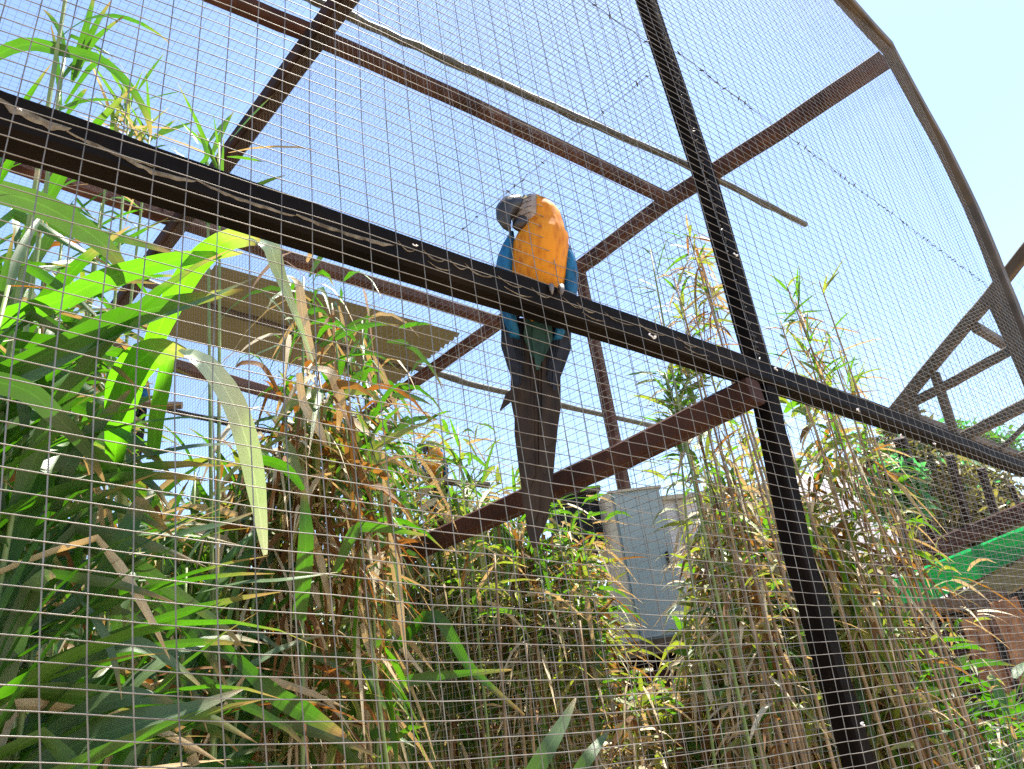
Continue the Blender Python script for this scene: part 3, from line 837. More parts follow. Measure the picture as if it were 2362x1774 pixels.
for px, py in ((1800, 960), (1850, 930), (1900, 960), (1960, 1020), (2010, 1080), (2060, 1170), (1860, 1060), (1940, 1150), (1830, 1190), (1900, 1300), (1940, 1400)):
    z = random.uniform(4.2, 5.0)
    reed_far(px, py, z, 80, .32 if px < 1950 else .22, .046 if px < 1950 else .032, [.25, .4, .22, .13], 'leaning reed with pale hanging leaves ' + where(px, py), 'leaning reeds ' + where(px, py), span=1.5, stem='stem_brown', lean=Vector((random.uniform(-.45, .45), random.uniform(-.3, .3), 0)), seed=300 + k, droop=(.2, 1.0), branch=True, sr=.005); k += 1
# -- broad glossy leaves at the bottom right
for px, py in ((2080, 1500), (2060, 1560), (2150, 1610), (2010, 1640), (2130, 1640), (2250, 1660), (2320, 1640), (2200, 1720), (2060, 1720), (2340, 1740), (1960, 1700), (2050, 1470), (2110, 1590), (2040, 1520), (2280, 1690)):
    reed_far(px, py, random.uniform(4.2, 4.9), 40, .30, .062, [.75, .15, .08, .02], 'leafy grey green reed ' + where(px, py), 'grey green reeds ' + where(px, py), span=.8, seed=340 + k, droop=(.1, .7), mats=[MT['leaf'], MT['leaf_dark'], MT['leaf_dry'], MT['leaf_brown']], branch=True); k += 1

# -- undergrowth nobody could count
SK = [(-200, 700), (0, 640), (200, 700), (330, 1090), (430, 1200), (560, 1060), (640, 960), (720, 900), (800, 900), (870, 1010), (930, 1110), (1000, 1120), (1100, 1150), (1180, 1190), (1280, 1210), (1340, 1250), (1390, 1440), (1480, 1570), (1570, 1560), (1610, 1180), (1640, 1060), (1720, 1050), (1800, 1060), (1880, 1120), (1960, 1250), (2050, 1400), (2100, 1540), (2200, 1600), (2362, 1640), (2500, 1660)]
def undergrowth(name, n, x0, x1, z0, z1, L, W, mix, seed, label, down=0.0, cat='undergrowth'):
    r = np.random.default_rng(seed)
    px = r.uniform(x0, x1, n)
    sk = np.interp(px, [a for a, b in SK], [b for a, b in SK]) + down
    py = sk + (2000 - sk) * r.random(n)
    z = r.uniform(z0, z1, n)
    d = np.stack([(px - CX) / F, (py - CY) / F, np.ones(n)], -1) * z[:, None]
    wp = d @ R0
    wp[:, 2] += EYE
    ok = (wp[:, 2] > .05) & (wp[:, 1] > FRONT + .35)
    wp = wp[ok]; m_ = len(wp)
    # leaves hang in clumps: pull them together, leaving gaps
    cell = np.floor(wp / .28)
    hsh = np.sin(cell @ np.array([12.9898, 78.233, 37.719])) * 43758.5453
    keep = (hsh - np.floor(hsh)) > .33
    wp = wp[keep]; hs = (hsh - np.floor(hsh))[keep]; m_ = len(wp)
    az = r.uniform(0, 2 * np.pi, m_); e = np.where(r.random(m_) < .55, r.uniform(-1.5, -.6, m_), r.uniform(-.4, 1.3, m_))
    dr = np.stack([np.cos(az) * np.cos(e), np.sin(az) * np.cos(e), np.sin(e)], -1)
    p = np.array(mix) / sum(mix)
    mi = r.choice(4, m_, p=p)
    mi = np.where(r.random(m_) < .5, (np.floor(hs * 37) % 4).astype(int), mi)
    V, Fc, uv, per = leaf_np(wp, dr, L * r.uniform(.4, 1.3, m_), W * r.uniform(.5, 1.3, m_), r.uniform(.1, .9, m_), r.uniform(-1.2, 1.2, m_), 3, twist=1.0)
    leaves_obj(name, [(V, Fc, uv, per, mi)], FINE, None, kind='stuff', label=label, cat=cat)
undergrowth('undergrowth', 6000, -150, 900, 2.6, 3.9, .28, .036, [.45, .25, .24, .06], 1, 'tangled dry and green leaves filling the left half of the thicket')
undergrowth('undergrowth', 9000, 820, 1560, 4.2, 5.8, .25, .044, [.38, .34, .22, .06], 2, 'tangled fine leaves filling the thicket under the macaw', 20)
undergrowth('undergrowth', 8000, 1440, 2040, 3.9, 5.2, .25, .044, [.12, .40, .38, .10], 3, 'tangled straw and yellow leaves around the foot of the black post', 60)
undergrowth('undergrowth', 2500, 1950, 2450, 4.6, 5.3, .26, .034, [.5, .3, .15, .05], 4, 'low green leaves at the foot of the boards', 40)

# bare dry stalks standing in the thicket
def stalks(n, x0, x1, z0, z1, dy, label, group, seed):
    r = random.Random(seed)
    for i in range(n):
        px = r.uniform(x0, x1)
        py = np.interp(px, [a for a, b in SK], [b for a, b in SK]) + r.uniform(*dy)
        top = P(px, py, r.uniform(z0, z1))
        if top.y < FRONT + .4: continue
        pts = stem_points(top, Vector((r.uniform(-.15, .15), r.uniform(-.15, .15), 0)), seed + i)
        m = MB(); o = pts[0]
        m.tube([p - o for p in pts], [.012 * (1 - .5 * q / 14) for q in range(15)], 5)
        ob = m.build('dry_stalk', MT['stem_dry'], smooth=True, label=label, cat='stalk', group=group)
        ob.location = o
stalks(12, 560, 1380, 2.9, 4.6, (40, 300), 'bare dry stalk standing among the leaves under the macaw', 'bare stalks under the macaw', 500)
stalks(7, 1590, 2060, 3.8, 4.8, (-60, 200), 'bare straw coloured stalk beside the black post', 'bare stalks beside the post', 560)

# -- the large leaves one can follow from end to end
HERO = empty('giant_reed', 'nearest broad leaved reed whose long leaves bend over below the rail, one sunlit white', 'reed', P(300, 1500, 1.9) * 1.0)
HERO.location = (P(300, 1500, 1.9).x, P(300, 1500, 1.9).y, 0)
ho = HERO.location.copy()
m = MB(); hp = [Vector((0, 0, 0))] + [P(px, py, 1.95) - ho for px, py in ((300, 1700), (290, 1400), (282, 1150), (275, 950))]
m.tube(subdiv(hp, 3), .012, 6); m.build('stem', MT['stem_green'], HERO, smooth=True)
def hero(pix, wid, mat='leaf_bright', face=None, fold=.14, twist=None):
    # pix: (px, py, depth) along the blade in photo pixels / metres; wid in pixels
    ctrl = [P(*p) for p in pix]
    n = 16
    pts, ws, nr = [], [], []
    L = [0]
    for a, b_ in zip(ctrl[:-1], ctrl[1:]): L.append(L[-1] + (b_ - a).length)
    def cat(t):
        s = t * L[-1]
        i = max(j for j in range(len(L)) if L[j] <= s + 1e-9); i = min(i, len(ctrl) - 2)
        u = (s - L[i]) / (L[i + 1] - L[i])
        p0 = ctrl[max(i - 1, 0)]; p1 = ctrl[i]; p2 = ctrl[i + 1]; p3 = ctrl[min(i + 2, len(ctrl) - 1)]
        return .5 * ((2 * p1) + (p2 - p0) * u + (2 * p0 - 5 * p1 + 4 * p2 - p3) * u * u + (3 * p1 - p0 - 3 * p2 + p3) * u ** 3), i, u
    for q in range(n + 1):
        t = q / n
        p, i, u = cat(t)
        pts.append(p - ho)
        wpx = wid[i] * (1 - u) + wid[i + 1] * u
        zz = pix[i][2] * (1 - u) + pix[i + 1][2] * u
        ws.append(wpx * zz / F)
        tow = (Vector((0, 0, EYE)) - p).normalized()
        nf = face or (.8, .55)
        if isinstance(nf, list):
            f_ = nf[i][0] * (1 - u) + nf[i + 1][0] * u, nf[i][1] * (1 - u) + nf[i + 1][1] * u
        else: f_ = nf
        nr.append((tow * f_[0] + UP * f_[1]).normalized())
    m = MB(); m.blade(pts, ws, nrms=nr, fold=fold)
    return m.build('leaf', MT[mat], HERO, smooth=True)
# (source pixels)  long leaf that folds over and hangs down, its sunlit white put into the colour
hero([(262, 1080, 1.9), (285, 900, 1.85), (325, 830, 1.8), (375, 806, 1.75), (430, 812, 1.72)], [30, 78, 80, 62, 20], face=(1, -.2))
hero([(415, 806, 1.72), (470, 835, 1.70), (530, 915, 1.72), (566, 1010, 1.76), (590, 1120, 1.8), (612, 1280, 1.86)], [14, 50, 62, 58, 46, 10], face=(.8, .62), mat='leaf_sun_pale')
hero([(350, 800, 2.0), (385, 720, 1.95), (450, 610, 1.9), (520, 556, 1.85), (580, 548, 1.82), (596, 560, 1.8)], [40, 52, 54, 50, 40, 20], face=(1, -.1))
hero([(578, 548, 1.82), (622, 566, 1.8), (640, 620, 1.82), (672, 700, 1.86), (722, 835, 1.95)], [20, 44, 34, 20, 5], face=(.8, .62), mat='leaf_sun_pale')
hero([(352, 1060, 2.0), (362, 960, 1.98), (378, 880, 1.95), (392, 800, 1.93)], [26, 34, 34, 24], face=(1, 0))
hero([(-40, 745, 1.7), (120, 700, 1.75), (250, 640, 1.8), (400, 600, 1.85), (560, 583, 1.9)], [50, 46, 50, 40, 6], face=(.9, -.3))
hero([(-30, 880, 1.6), (120, 810, 1.65), (270, 740, 1.7), (400, 700, 1.75), (560, 668, 1.8)], [54, 56, 60, 44, 5], face=(.8, -.4), mat='leaf')
hero([(-60, 935, 1.5), (100, 860, 1.6), (260, 780, 1.66), (420, 715, 1.7), (590, 640, 1.8)], [60, 62, 56, 44, 5], face=(.5, .8), mat='leaf_dark')
hero([(-40, 430, 1.75), (90, 470, 1.75), (180, 520, 1.78), (250, 575, 1.8), (310, 655, 1.85)], [60, 66, 62, 40, 5], face=(1, -.7), mat='leaf_dark')
hero([(-60, 870, 1.45), (60, 900, 1.5), (130, 960, 1.52), (195, 1030, 1.58), (240, 1110, 1.65)], [60, 56, 44, 30, 4], face=(1, -.7), mat='leaf_dark')
hero([(60, 1680, 1.55), (150, 1570, 1.55), (235, 1500, 1.56), (310, 1485, 1.58), (400, 1530, 1.62), (480, 1600, 1.68)], [40, 74, 78, 50, 26, 4], face=(.7, .6), mat='leaf_dark')
hero([(80, 1720, 1.5), (200, 1640, 1.52), (300, 1608, 1.55), (400, 1620, 1.6)], [40, 60, 60, 10], face=(.7, .6), mat='leaf_dark')
hero([(40, 1790, 1.45), (170, 1720, 1.5), (310, 1670, 1.53), (430, 1640, 1.58), (560, 1590, 1.65)], [60, 80, 74, 40, 4], face=(.8, .4), mat='leaf_dark')
hero([(235, 1330, 1.8), (330, 1285, 1.8), (420, 1232, 1.8), (510, 1210, 1.82), (590, 1180, 1.85)], [26, 36, 34, 24, 4], face=(.6, .8), mat='leaf_dark')
hero([(-20, 1100, 1.6), (-5, 1240, 1.55), (30, 1420, 1.5), (10, 1600, 1.5)], [40, 50, 44, 10], face=(1, .1), mat='leaf_dark')
hero([(190, 1440, 1.6), (240, 1330, 1.62), (290, 1230, 1.65), (330, 1150, 1.7)], [34, 46, 44, 30], face=(.9, .2), mat='leaf')
hero([(120, 1180, 1.7), (150, 1080, 1.7), (200, 1010, 1.75), (300, 900, 1.8)], [34, 46, 40, 6], face=(.8, .4), mat='leaf_dark')
hero([(500, 1470, 2.0), (620, 1590, 2.0), (700, 1640, 2.05), (800, 1700, 2.1)], [12, 40, 46, 8], face=(.9, -.2), mat='leaf')
hero([(450, 1370, 2.0), (560, 1345, 2.0), (660, 1338, 2.0), (780, 1320, 2.1)], [10, 30, 28, 5], face=(.4, .9), mat='leaf_dark')
hero([(690, 1430, 2.2), (700, 1330, 2.2), (706, 1230, 2.2), (700, 1130, 2.25)], [30, 38, 34, 10], face=(1, 0), mat='leaf')
hero([(700, 1130, 2.2), (660, 1080, 2.2), (600, 1060, 2.2), (520, 1075, 2.2)], [10, 26, 26, 5], face=(.7, -.5), mat='leaf')
hero([(240, 1080, 1.9), (330, 1055, 1.9), (450, 1030, 1.95), (560, 1025, 2.0)], [20, 34, 30, 5], face=(.5, .8), mat='leaf_dark')
hero([(780, 1500, 3.0), (900, 1500, 3.0), (1000, 1420, 3.0), (1085, 1540, 3.0), (1210, 1650, 3.1)], [10, 20, 34, 22, 5], face=(.8, .3), mat='leaf')
hero([(780, 1660, 2.8), (880, 1590, 2.8), (1000, 1560, 2.9), (1180, 1545, 3.0)], [20, 34, 22, 4], face=(.8, -.2), mat='leaf')
hero([(1222, 1800, 1.9), (1262, 1730, 1.9), (1300, 1665, 1.95), (1328, 1610, 2.0)], [44, 40, 26, 4], face=(1, .3), mat='leaf_dark')
hero([(1320, 1810, 2.0), (1355, 1750, 2.0), (1385, 1710, 2.05), (1405, 1685, 2.1)], [34, 30, 18, 4], face=(1, .3), mat='leaf_dark')
hero([(770, 1330, 2.4), (815, 1230, 2.4), (850, 1215, 2.45), (985, 1235, 2.5)], [14, 30, 26, 4], face=(.7, -.4), mat='leaf')
hero([(640, 900, 2.6), (605, 845, 2.6), (560, 838, 2.6), (545, 848, 2.6)], [8, 16, 22, 4], face=(.6, .6), mat='leaf_brown')
hero([(720, 830, 2.7), (700, 740, 2.7), (690, 660, 2.72), (670, 640, 2.75)], [20, 26, 18, 4], face=(.7, .6), mat='leaf_dry')
hero([(715, 850, 2.6), (762, 862, 2.6), (785, 930, 2.62), (778, 1000, 2.65)], [20, 32, 24, 6], face=(.7, .7), mat='leaf_dry')
hero([(690, 860, 2.5), (700, 930, 2.5), (735, 990, 2.5), (752, 1025, 2.5)], [14, 20, 24, 5], face=(.8, .6), mat='leaf_dry')
hero([(770, 925, 2.7), (830, 985, 2.7), (880, 1020, 2.7)], [10, 24, 4], face=(.6, .8), mat='leaf_dry')
# arching leaf at top left
hero([(-30, 140, 2.1), (55, 102, 2.12), (150, 118, 2.15), (235, 140, 2.2), (300, 200, 2.22), (340, 270, 2.25), (348, 318, 2.3)], [22, 30, 28, 22, 18, 14, 3], face=(.9, .2), mat='leaf')
for ends, ww in ((((165, 190), (180, 130), (205, 40), (222, -30)), 18), (((168, 190), (192, 120), (225, 50), (258, 0)), 16), (((175, 180), (205, 110), (240, 72), (285, 38)), 14), (((150, 120), (140, 75), (118, 40), (100, 22)), 13), (((150, 240), (205, 160), (230, 145), (255, 135)), 12), (((140, 250), (135, 180), (128, 110), (118, 60)), 12), (((150, 270), (172, 240), (190, 215), (200, 205)), 14), (((455, 385), (478, 360), (470, 330), (455, 305)), 12)):
    hero([(x, y, 2.35) for x, y in ends], [5, ww, ww * .7, 2], face=(.9, .3), mat='leaf')

# ------------------------------------------------------------------ birds
def hexcol(r, g, b): return (r, g, b)
def feathers(name, c1, c2, scale=26, rough=0.65, bump=0.5):
    m, n, out = nodes(name)
    N = n.nodes.new
    tc = N("ShaderNodeTexCoord")
    mp = N("ShaderNodeMapping"); mp.inputs['Scale'].default_value = (1, 1, .35)
    n.links.new(tc.outputs['Object'], mp.inputs[0])
    vo = N("ShaderNodeTexVoronoi"); vo.inputs['Scale'].default_value = scale * 3
    n.links.new(mp.outputs[0], vo.inputs['Vector'])
    no = N("ShaderNodeTexNoise"); no.inputs['Scale'].default_value = scale; no.inputs['Detail'].default_value = 6
    n.links.new(mp.outputs[0], no.inputs['Vector'])
    ad = N("ShaderNodeMath"); ad.operation = 'MULTIPLY_ADD'; ad.inputs[1].default_value = .5
    n.links.new(vo.outputs['Distance'], ad.inputs[0]); n.links.new(no.outputs[0], ad.inputs[2])
    cr = N("ShaderNodeValToRGB"); cr.color_ramp.elements[0].position = .4; cr.color_ramp.elements[1].position = .85
    cr.color_ramp.elements[0].color = (*c1, 1); cr.color_ramp.elements[1].color = (*c2, 1)
    n.links.new(ad.outputs[0], cr.inputs[0])
    b = N("ShaderNodeBsdfPrincipled"); b.inputs['Roughness'].default_value = rough; b.inputs['Specular IOR Level'].default_value = .25
    n.links.new(cr.outputs[0], b.inputs['Base Color'])
    bp = N("ShaderNodeBump"); bp.inputs['Strength'].default_value = bump; bp.inputs['Distance'].default_value = .006
    n.links.new(ad.outputs[0], bp.inputs['Height']); n.links.new(bp.outputs[0], b.inputs['Normal'])
    n.links.new(b.outputs[0], out.inputs[0])
    return m
MT['yellow'] = feathers('golden_feathers', (0.38, 0.10, 0.003), (0.60, 0.22, 0.008))
MT['blue'] = feathers('blue_feathers', (0.003, 0.045, 0.13), (0.010, 0.12, 0.27))
MT['navy'] = feathers('dark_blue_feathers', (0.005, 0.006, 0.010), (0.012, 0.017, 0.032))
MT['tailu'] = feathers('olive_tail_feathers', (0.05, 0.03, 0.006), (0.24, 0.13, 0.010), 14)
MT['taild'] = feathers('dark_tail_feathers', (0.008, 0.006, 0.006), (0.036, 0.022, 0.013), 14)
MT['gfeather'] = feathers('green_feathers', (0.02, 0.10, 0.03), (0.05, 0.20, 0.05))
MT['teal'] = feathers('teal_covert_feathers', (0.008, 0.03, 0.026), (0.016, 0.055, 0.045))
MT['face'] = mixed('bare_white_face', (0.20, 0.155, 0.135), (0.36, 0.30, 0.27), .7, 40, bump=.3)
MT['beak'] = mixed('black_beak', (0.012, 0.011, 0.012), (0.035, 0.03, 0.03), .35, 30, bump=.15)
MT['claw'] = mixed('grey_scaly_foot', (0.10, 0.09, 0.085), (0.2, 0.18, 0.17), .6, 60, bump=.6)
MT['eye'] = mixed('pale_eye', (0.6, 0.55, 0.3), (0.7, 0.65, 0.4), .2, 10, bump=0)

def macaw(anchor, s, label, name='macaw', lookleft=True, detail=True):
    """anchor: point where the feet hold the rail. local axes: X right, Y away from viewer, Z up, units metres for s = 1"""
    root = empty(name, label, 'parrot', anchor)
    root.rotation_euler = (0, 0, math.radians(-44))       # the bird faces the camera
    root.scale = (s, s, s)
    # body: one continuous surface from vent to crown. rings (cx, cy, cz, rx, ry)
    rings = [(.010, .085, -.085, .012, .012), (.008, .075, -.065, .035, .030), (.005, .062, -.035, .052, .048), (0, .048, 0.0, .062, .060), (.000, .038, .035, .068, .066), (.002, .028, .075, .071, .068),
             (.006, .022, .110, .070, .066), (.012, .020, .140, .064, .060), (.014, .022, .160, .060, .056), (.010, .024, .180, .060, .055), (.004, .024, .200, .060, .056), (-.004, .024, .220, .055, .053), (-.010, .025, .238, .045, .044), (-.014, .026, .250, .028, .030), (-.015, .026, .255, .006, .006)]
    m = MB(); n = 28
    for (cx, cy, cz, rx, ry) in rings:
        for k in range(n):
            a = 2 * math.pi * k / n
            wob = 1 + .015 * noise.noise(Vector((math.cos(a) * 3, math.sin(a) * 3, cz * 40)))
            m.v.append((cx + rx * math.cos(a) * wob, cy + ry * math.sin(a) * wob, cz)); m.uv.append((0, 0))
    for i in range(len(rings) - 1):
        for k in range(n):
            k2 = (k + 1) % n
            a = 2 * math.pi * (k + .5) / n
            cz = (rings[i][2] + rings[i + 1][2]) / 2
            front = math.sin(a) < .25              # towards the viewer
            side = math.cos(a)
            if cz > .2:
                mat = 0 if (math.sin(a) < .1 and side < .72) else 2
                if cz >= .222 and (side < -.1 or cz > .232 or math.sin(a) > -.4): mat = 2
            elif cz > .15:
                mat = 0 if (math.sin(a) < .2 and side < .8) else 1
            else:
                mat = 0 if math.sin(a) < .15 else 1
            m.f.append((i * n + k, i * n + k2, (i + 1) * n + k2, (i + 1) * n + k)); m.m.append(mat)
    m.f.append(tuple(range(n - 1, -1, -1))); m.m.append(0)
    body = m.build('body', [MT['yellow'], MT['blue'], MT['gfeather']], root, smooth=True)
    sg = -1 if lookleft else 1
    # bare white face patch, on the beak side, set proud of the head
    def shell(name, c, r, th0, th1, ph0, ph1, mat, nu=14, nv=10, squash=(1, 1, 1), parent=root):
        q = MB()
        for i in range(nu + 1):
            for j in range(nv + 1):
                th = th0 + (th1 - th0) * i / nu; ph = ph0 + (ph1 - ph0) * j / nv
                edge = 1 - .04 * (abs(i / nu - .5) * 2) ** 4
                d = Vector((math.cos(th) * math.cos(ph) * squash[0], math.sin(th) * math.cos(ph) * squash[1], math.sin(ph) * squash[2]))
                q.v.append(tuple(Vector(c) + d * r * edge)); q.uv.append((i / nu, j / nv))
        for i in range(nu):
            for j in range(nv):
                a = i * (nv + 1) + j
                q.f.append((a, a + nv + 1, a + nv + 2, a + 1)); q.m.append(0)
        return q.build(name, MT[mat], parent, smooth=True)
    R = math.radians
    if lookleft: th0, th1 = R(172), R(266)
    else: th0, th1 = R(248), R(360)
    fc = shell('face', (-.004, .024, .200), .0625, th0, th1, R(-40), R(34), 'face')
    # rows of tiny black feather lines on the face
    for li, ph in enumerate((-24, -10, 4, 17, 29)):
        q = MB()
        p_ = [Vector((-.004, .024, .200)) + Vector((math.cos(t) * math.cos(R(ph + 3 * math.sin(t * 3))), math.sin(t) * math.cos(R(ph)), math.sin(R(ph + 3 * math.sin(t * 3))))) * .0635 for t in [th0 + .35 + (th1 - th0 - .55) * u / 10 for u in range(11)]]
        q.tube(p_, .0009, 4)
        q.build('feather_line', MT['beak'], fc)
    # eye
    te = R(236) if lookleft else R(300)
    ec = Vector((-.004, .024, .200)) + Vector((math.cos(te) * math.cos(R(24)), math.sin(te) * math.cos(R(24)), math.sin(R(24)))) * .0625
    q = MB(); od = (ec - Vector((-.004, .024, .200))).normalized()
    q.tube([ec - od * .004, ec, ec + od * .0025, ec + od * .0035], [.0075, .0075, .0055, .001], 12); e = q.build('eye', MT['eye'], root, smooth=True)
    q = MB(); q.tube([ec + od * .0015, ec + od * .0042], [.0036, .003], 10); q.build('pupil', MT['beak'], e)
    # beak: big upper hook, small lower mandible
    bx = -.058 * (1 if lookleft else -.8)
    up_ = [(bx + .022, .008, .212), (bx + .004, -.002, .215), (bx - .014, -.010, .205), (bx - .025, -.016, .186), (bx - .028, -.020, .162), (bx - .022, -.022, .138), (bx - .012, -.023, .120)]
    if not lookleft: up_ = [(-.02 - (x + .02), y, z) for x, y, z in up_]
    q = MB(); q.tube(up_, [.024, .028, .028, .025, .019, .011, .002], 16); q.build('upper_beak', MT['beak'], root, smooth=True)
    lo = [(bx + .026, .004, .168), (bx + .014, -.008, .156), (bx + .004, -.016, .146), (bx - .004, -.018, .138)]
    if not lookleft: lo = [(-.02 - (x + .02), y, z) for x, y, z in lo]
    q = MB(); q.tube(lo, [.022, .021, .015, .005], 14); q.build('lower_beak', MT['beak'], root, smooth=True)
    # folded wings with separate long flight feathers
    for sx in (-1, 1):
        wg = MB()
        rg = []
        for i in range(9):
            t = i / 8
            cx = sx * (.064 + .022 * math.sin(t * math.pi) - .012 * t); cz = .150 - t * .26; cy = (.030 if sx < 0 else .045) + .05 * t
            rx = .026 * (math.sin(min(1, t * 2.2 + .15) * math.pi / 2)) * (1 - .55 * t ** 2); ry = .058 * (math.sin(min(1, t * 2 + .2) * math.pi / 2)) * (1 - .6 * t ** 2)
            rg.append((cx, cy, cz, max(rx, .003), max(ry, .006)))
        for (cx, cy, cz, rx, ry) in rg:
            for k in range(16):
                a = 2 * math.pi * k / 16
                wg.v.append((cx + rx * math.cos(a), cy + ry * math.sin(a), cz)); wg.uv.append((0, 0))
        for i in range(8):
            for k in range(16):
                k2 = (k + 1) % 16
                wg.f.append((i * 16 + k, i * 16 + k2, i * 16 + 16 + k2, i * 16 + 16 + k)); wg.m.append(0)
        wg.f.append(tuple(range(15, -1, -1))); wg.m.append(0)
        wg.f.append(tuple(range(8 * 16, 9 * 16))); wg.m.append(0)
        wo_ = wg.build('wing', MT['blue'], root, smooth=True)
        for q_ in range(6):
            f_ = MB(); x0 = sx * (.066 - q_ * .007); 
            f_.blade([(x0 + sx * .008, .07 + q_ * .005, -.02 - q_ * .01), (x0 + sx * .004, .09 + q_ * .005, -.13 - q_ * .008), (x0 - sx * .012, .105 + q_ * .004, -.18 - q_ * .012), (x0 - sx * .022, .112, -.235 + q_ * .014)], [.024, .030, .026, .006], nrm=Vector((sx * .2, -1, .1)), fold=.15)
            f_.build('flight_feather', MT['navy'], wo_, smooth=True)
        # thigh and foot
        th = MB(); th.tube([(sx * .034, .03, -.005), (sx * .036, .012, -.025), (sx * .036, .004, -.042)], [.030, .024, .012], 12)
        th.build('thigh', MT['yellow'], root, smooth=True)
        ft = MB()
        for tx in (-.013, .009):
            ft.tube([(sx * .038 + tx * .4, .012, -.036), (sx * .038 + tx, -.016, -.030), (sx * .038 + tx * 1.1, -.036, -.034), (sx * .038 + tx * 1.1, -.044, -.050), (sx * .038 + tx, -.042, -.060)], [.008, .0075, .007, .005, .0015], 8)
        for tx in (-.011, .011):
            ft.tube([(sx * .038 + tx * .4, .014, -.036), (sx * .038 + tx, .030, -.040), (sx * .038 + tx, .036, -.055)], [.008, .006, .002], 8)
        ft.build('foot', MT['claw'], root, smooth=True)
    # undertail coverts and tail
    for i, (x, wd, ln, mt) in enumerate(((-.014, .036, .10, 'teal'), (.020, .036, .11, 'teal'), (.004, .032, .135, 'teal'))):
        q = MB(); q.blade([(x, .062 - i * .002, -.06), (x, .075 - i * .003, -.06 - ln * .5), (x * .6, .085 - i * .002, -.06 - ln)], [wd * .8, wd, .008], nrm=Vector((0, -1, .1)), fold=.15)
        q.build('covert', MT[mt], root, smooth=True)
    tf = [(-.040, -.030, .36, 'taild'), (.040, .034, .38, 'taild'), (-.030, -.022, .50, 'taild'), (.032, .028, .46, 'taild'), (-.022, -.012, .60, 'taild'), (.026, .018, .58, 'taild'), (-.006, -.004, .66, 'taild'), (.014, .012, .62, 'taild'), (.004, .006, .57, 'taild'), (-.018, -.006, .40, 'tailu'), (.026, .016, .24, 'tailu'), (-.024, -.016, .20, 'tailu')]
    for i, (xa, xb, ln, mt) in enumerate(tf):
        ln *= .84
        q = MB(); z0 = -.05
        q.blade([(xa * .8, .092 + i * .003, z0), (xa * .95, .108 + i * .003, z0 - ln * .35), (xa * .6 + xb * .4, .118 + i * .003, z0 - ln * .7), (xb * .9, .122 + i * .003, z0 - ln * .93), (xb * .85, .124 + i * .003, z0 - ln)],
                [.034, .046, .046, .036, .010], nrm=Vector((.12 * (1 if i % 2 else -1), -1, .1)), fold=.12)
        q.build('tail_feather', MT[mt], root, smooth=True)
    q = MB(); q.blade([(-.045, .10, -.235), (-.062, .09, -.262), (-.086, .085, -.300)], [.012, .026, .003], nrm=Vector((.1, -1, .2)), fold=.2)
    q.build('loose_feather', MT['taild'], root, smooth=True)
    return root

rail_here = Q(1255, 712, 'y', YB)
M1 = macaw(Vector((rail_here.x, YB, rail_here.z + .075)), 1.0, 'blue and yellow macaw perched on the dark rail behind the mesh, beak to the left', lookleft=True)
M1.rotation_euler = (Matrix.Rotation(math.radians(-38), 3, 'Z') @ Matrix.Rotation(math.radians(8), 3, 'Y')).to_euler()
M2 = macaw(P(1003, 1085, 4.9), .82, 'small looking distant macaw half hidden in the reeds below the roof sheet', lookleft=False)
M3 = macaw(P(300, 905, 4.4), .8, 'macaw almost wholly hidden behind the upright green leaf at left', lookleft=True)

# perches that carry the two far birds
m = MB(); a, b_ = P(1003, 1092, 4.9), P(300, 912, 4.4)
m.tube(subdiv([P(880, 1050, 4.95), a + Vector((0, 0, -.05)), P(1130, 1120, 4.9)], 5, .006), .022, 7)
m.build('perch', MT['bark'], label='branch perch under the distant macaw in the reeds', cat='perch')
m = MB(); m.tube(subdiv([P(200, 890, 4.4), b_ + Vector((0, 0, -.045)), P(420, 935, 4.4)], 5, .006), .022, 7)
m.build('perch', MT['bark'], label='branch perch behind the upright green leaf at left', cat='perch')

# ------------------------------------------------------------------ the neighbouring cage beyond the corner
N2 = empty('aviary', 'smaller steep roofed mesh cage beyond the brown corner post', 'aviary', (8, 3, 0))
n2o = Vector((8, 3, 0))
XN = 7.4
def nb(name, pts, w_, h_, mat='rust2', **k):
    b = MB(); b.beam([p - n2o for p in subdiv(pts, 4, .002)], w_, h_, side=k.pop('side', None)); return b.build(name, MT[mat], N2, **k)
E0 = Q(2061, 952, 'x', XN)
E1 = E0 + Vector((7, 0, .0))
nb('rafter', [E0, Q(2185, 800, 'x', XN), Q(2285, 683, 'x', XN), Q(2362, 585, 'x', XN), Q(2470, 450, 'x', XN)], .10, .10)
nb('tie_beam', [E0, Q(2200, 880, 'x', XN), Q(2335, 805, 'x', XN), Q(2420, 755, 'x', XN)], .075, .075)
nb('eave_beam', [E0, Q(2200, 998, 'y', E0.y), Q(2362, 1055, 'y', E0.y), Q(2500, 1105, 'y', E0.y)], .10, .10)
for a, b_ in (((2156, 862), (2205, 1010)), ((2104, 930), (2117, 968))):
    nb('strut', [Q(*a, 'x', XN), Q(*b_, 'x', XN)], .07, .07, side=Vector((1, 0, 0)))
pR = Q(2250, 755, 'x', XN); nb('purlin', [pR, P(2345, 812, (pR - Vector((0, 0, EYE))).dot(fwd) + .9)], .08, .08)
e2 = Q(2205, 1018, 'y', E0.y)
nb('tie_beam', [e2, Q(2300, 968, 'x', e2.x), Q(2400, 915, 'x', e2.x)], .11, .11)
e3 = Q(2300, 1045, 'y', E0.y)
nb('rafter', [e3, Q(2362, 985, 'x', e3.x), Q(2440, 905, 'x', e3.x)], .05, .05)
nb('tie_beam', [Q(2345, 1060, 'y', E0.y), Q(2420, 1028, 'x', e3.x + .8)], .11, .11)
nb('post', [Q(2290, 680, 'x', XN - .05), Q(2330, 765, 'x', XN - .05), Q(2380, 880, 'x', XN - .05), Q(2500, 1150, 'x', XN - .05)], .12, .12, side=Vector((1, 0, 0)))
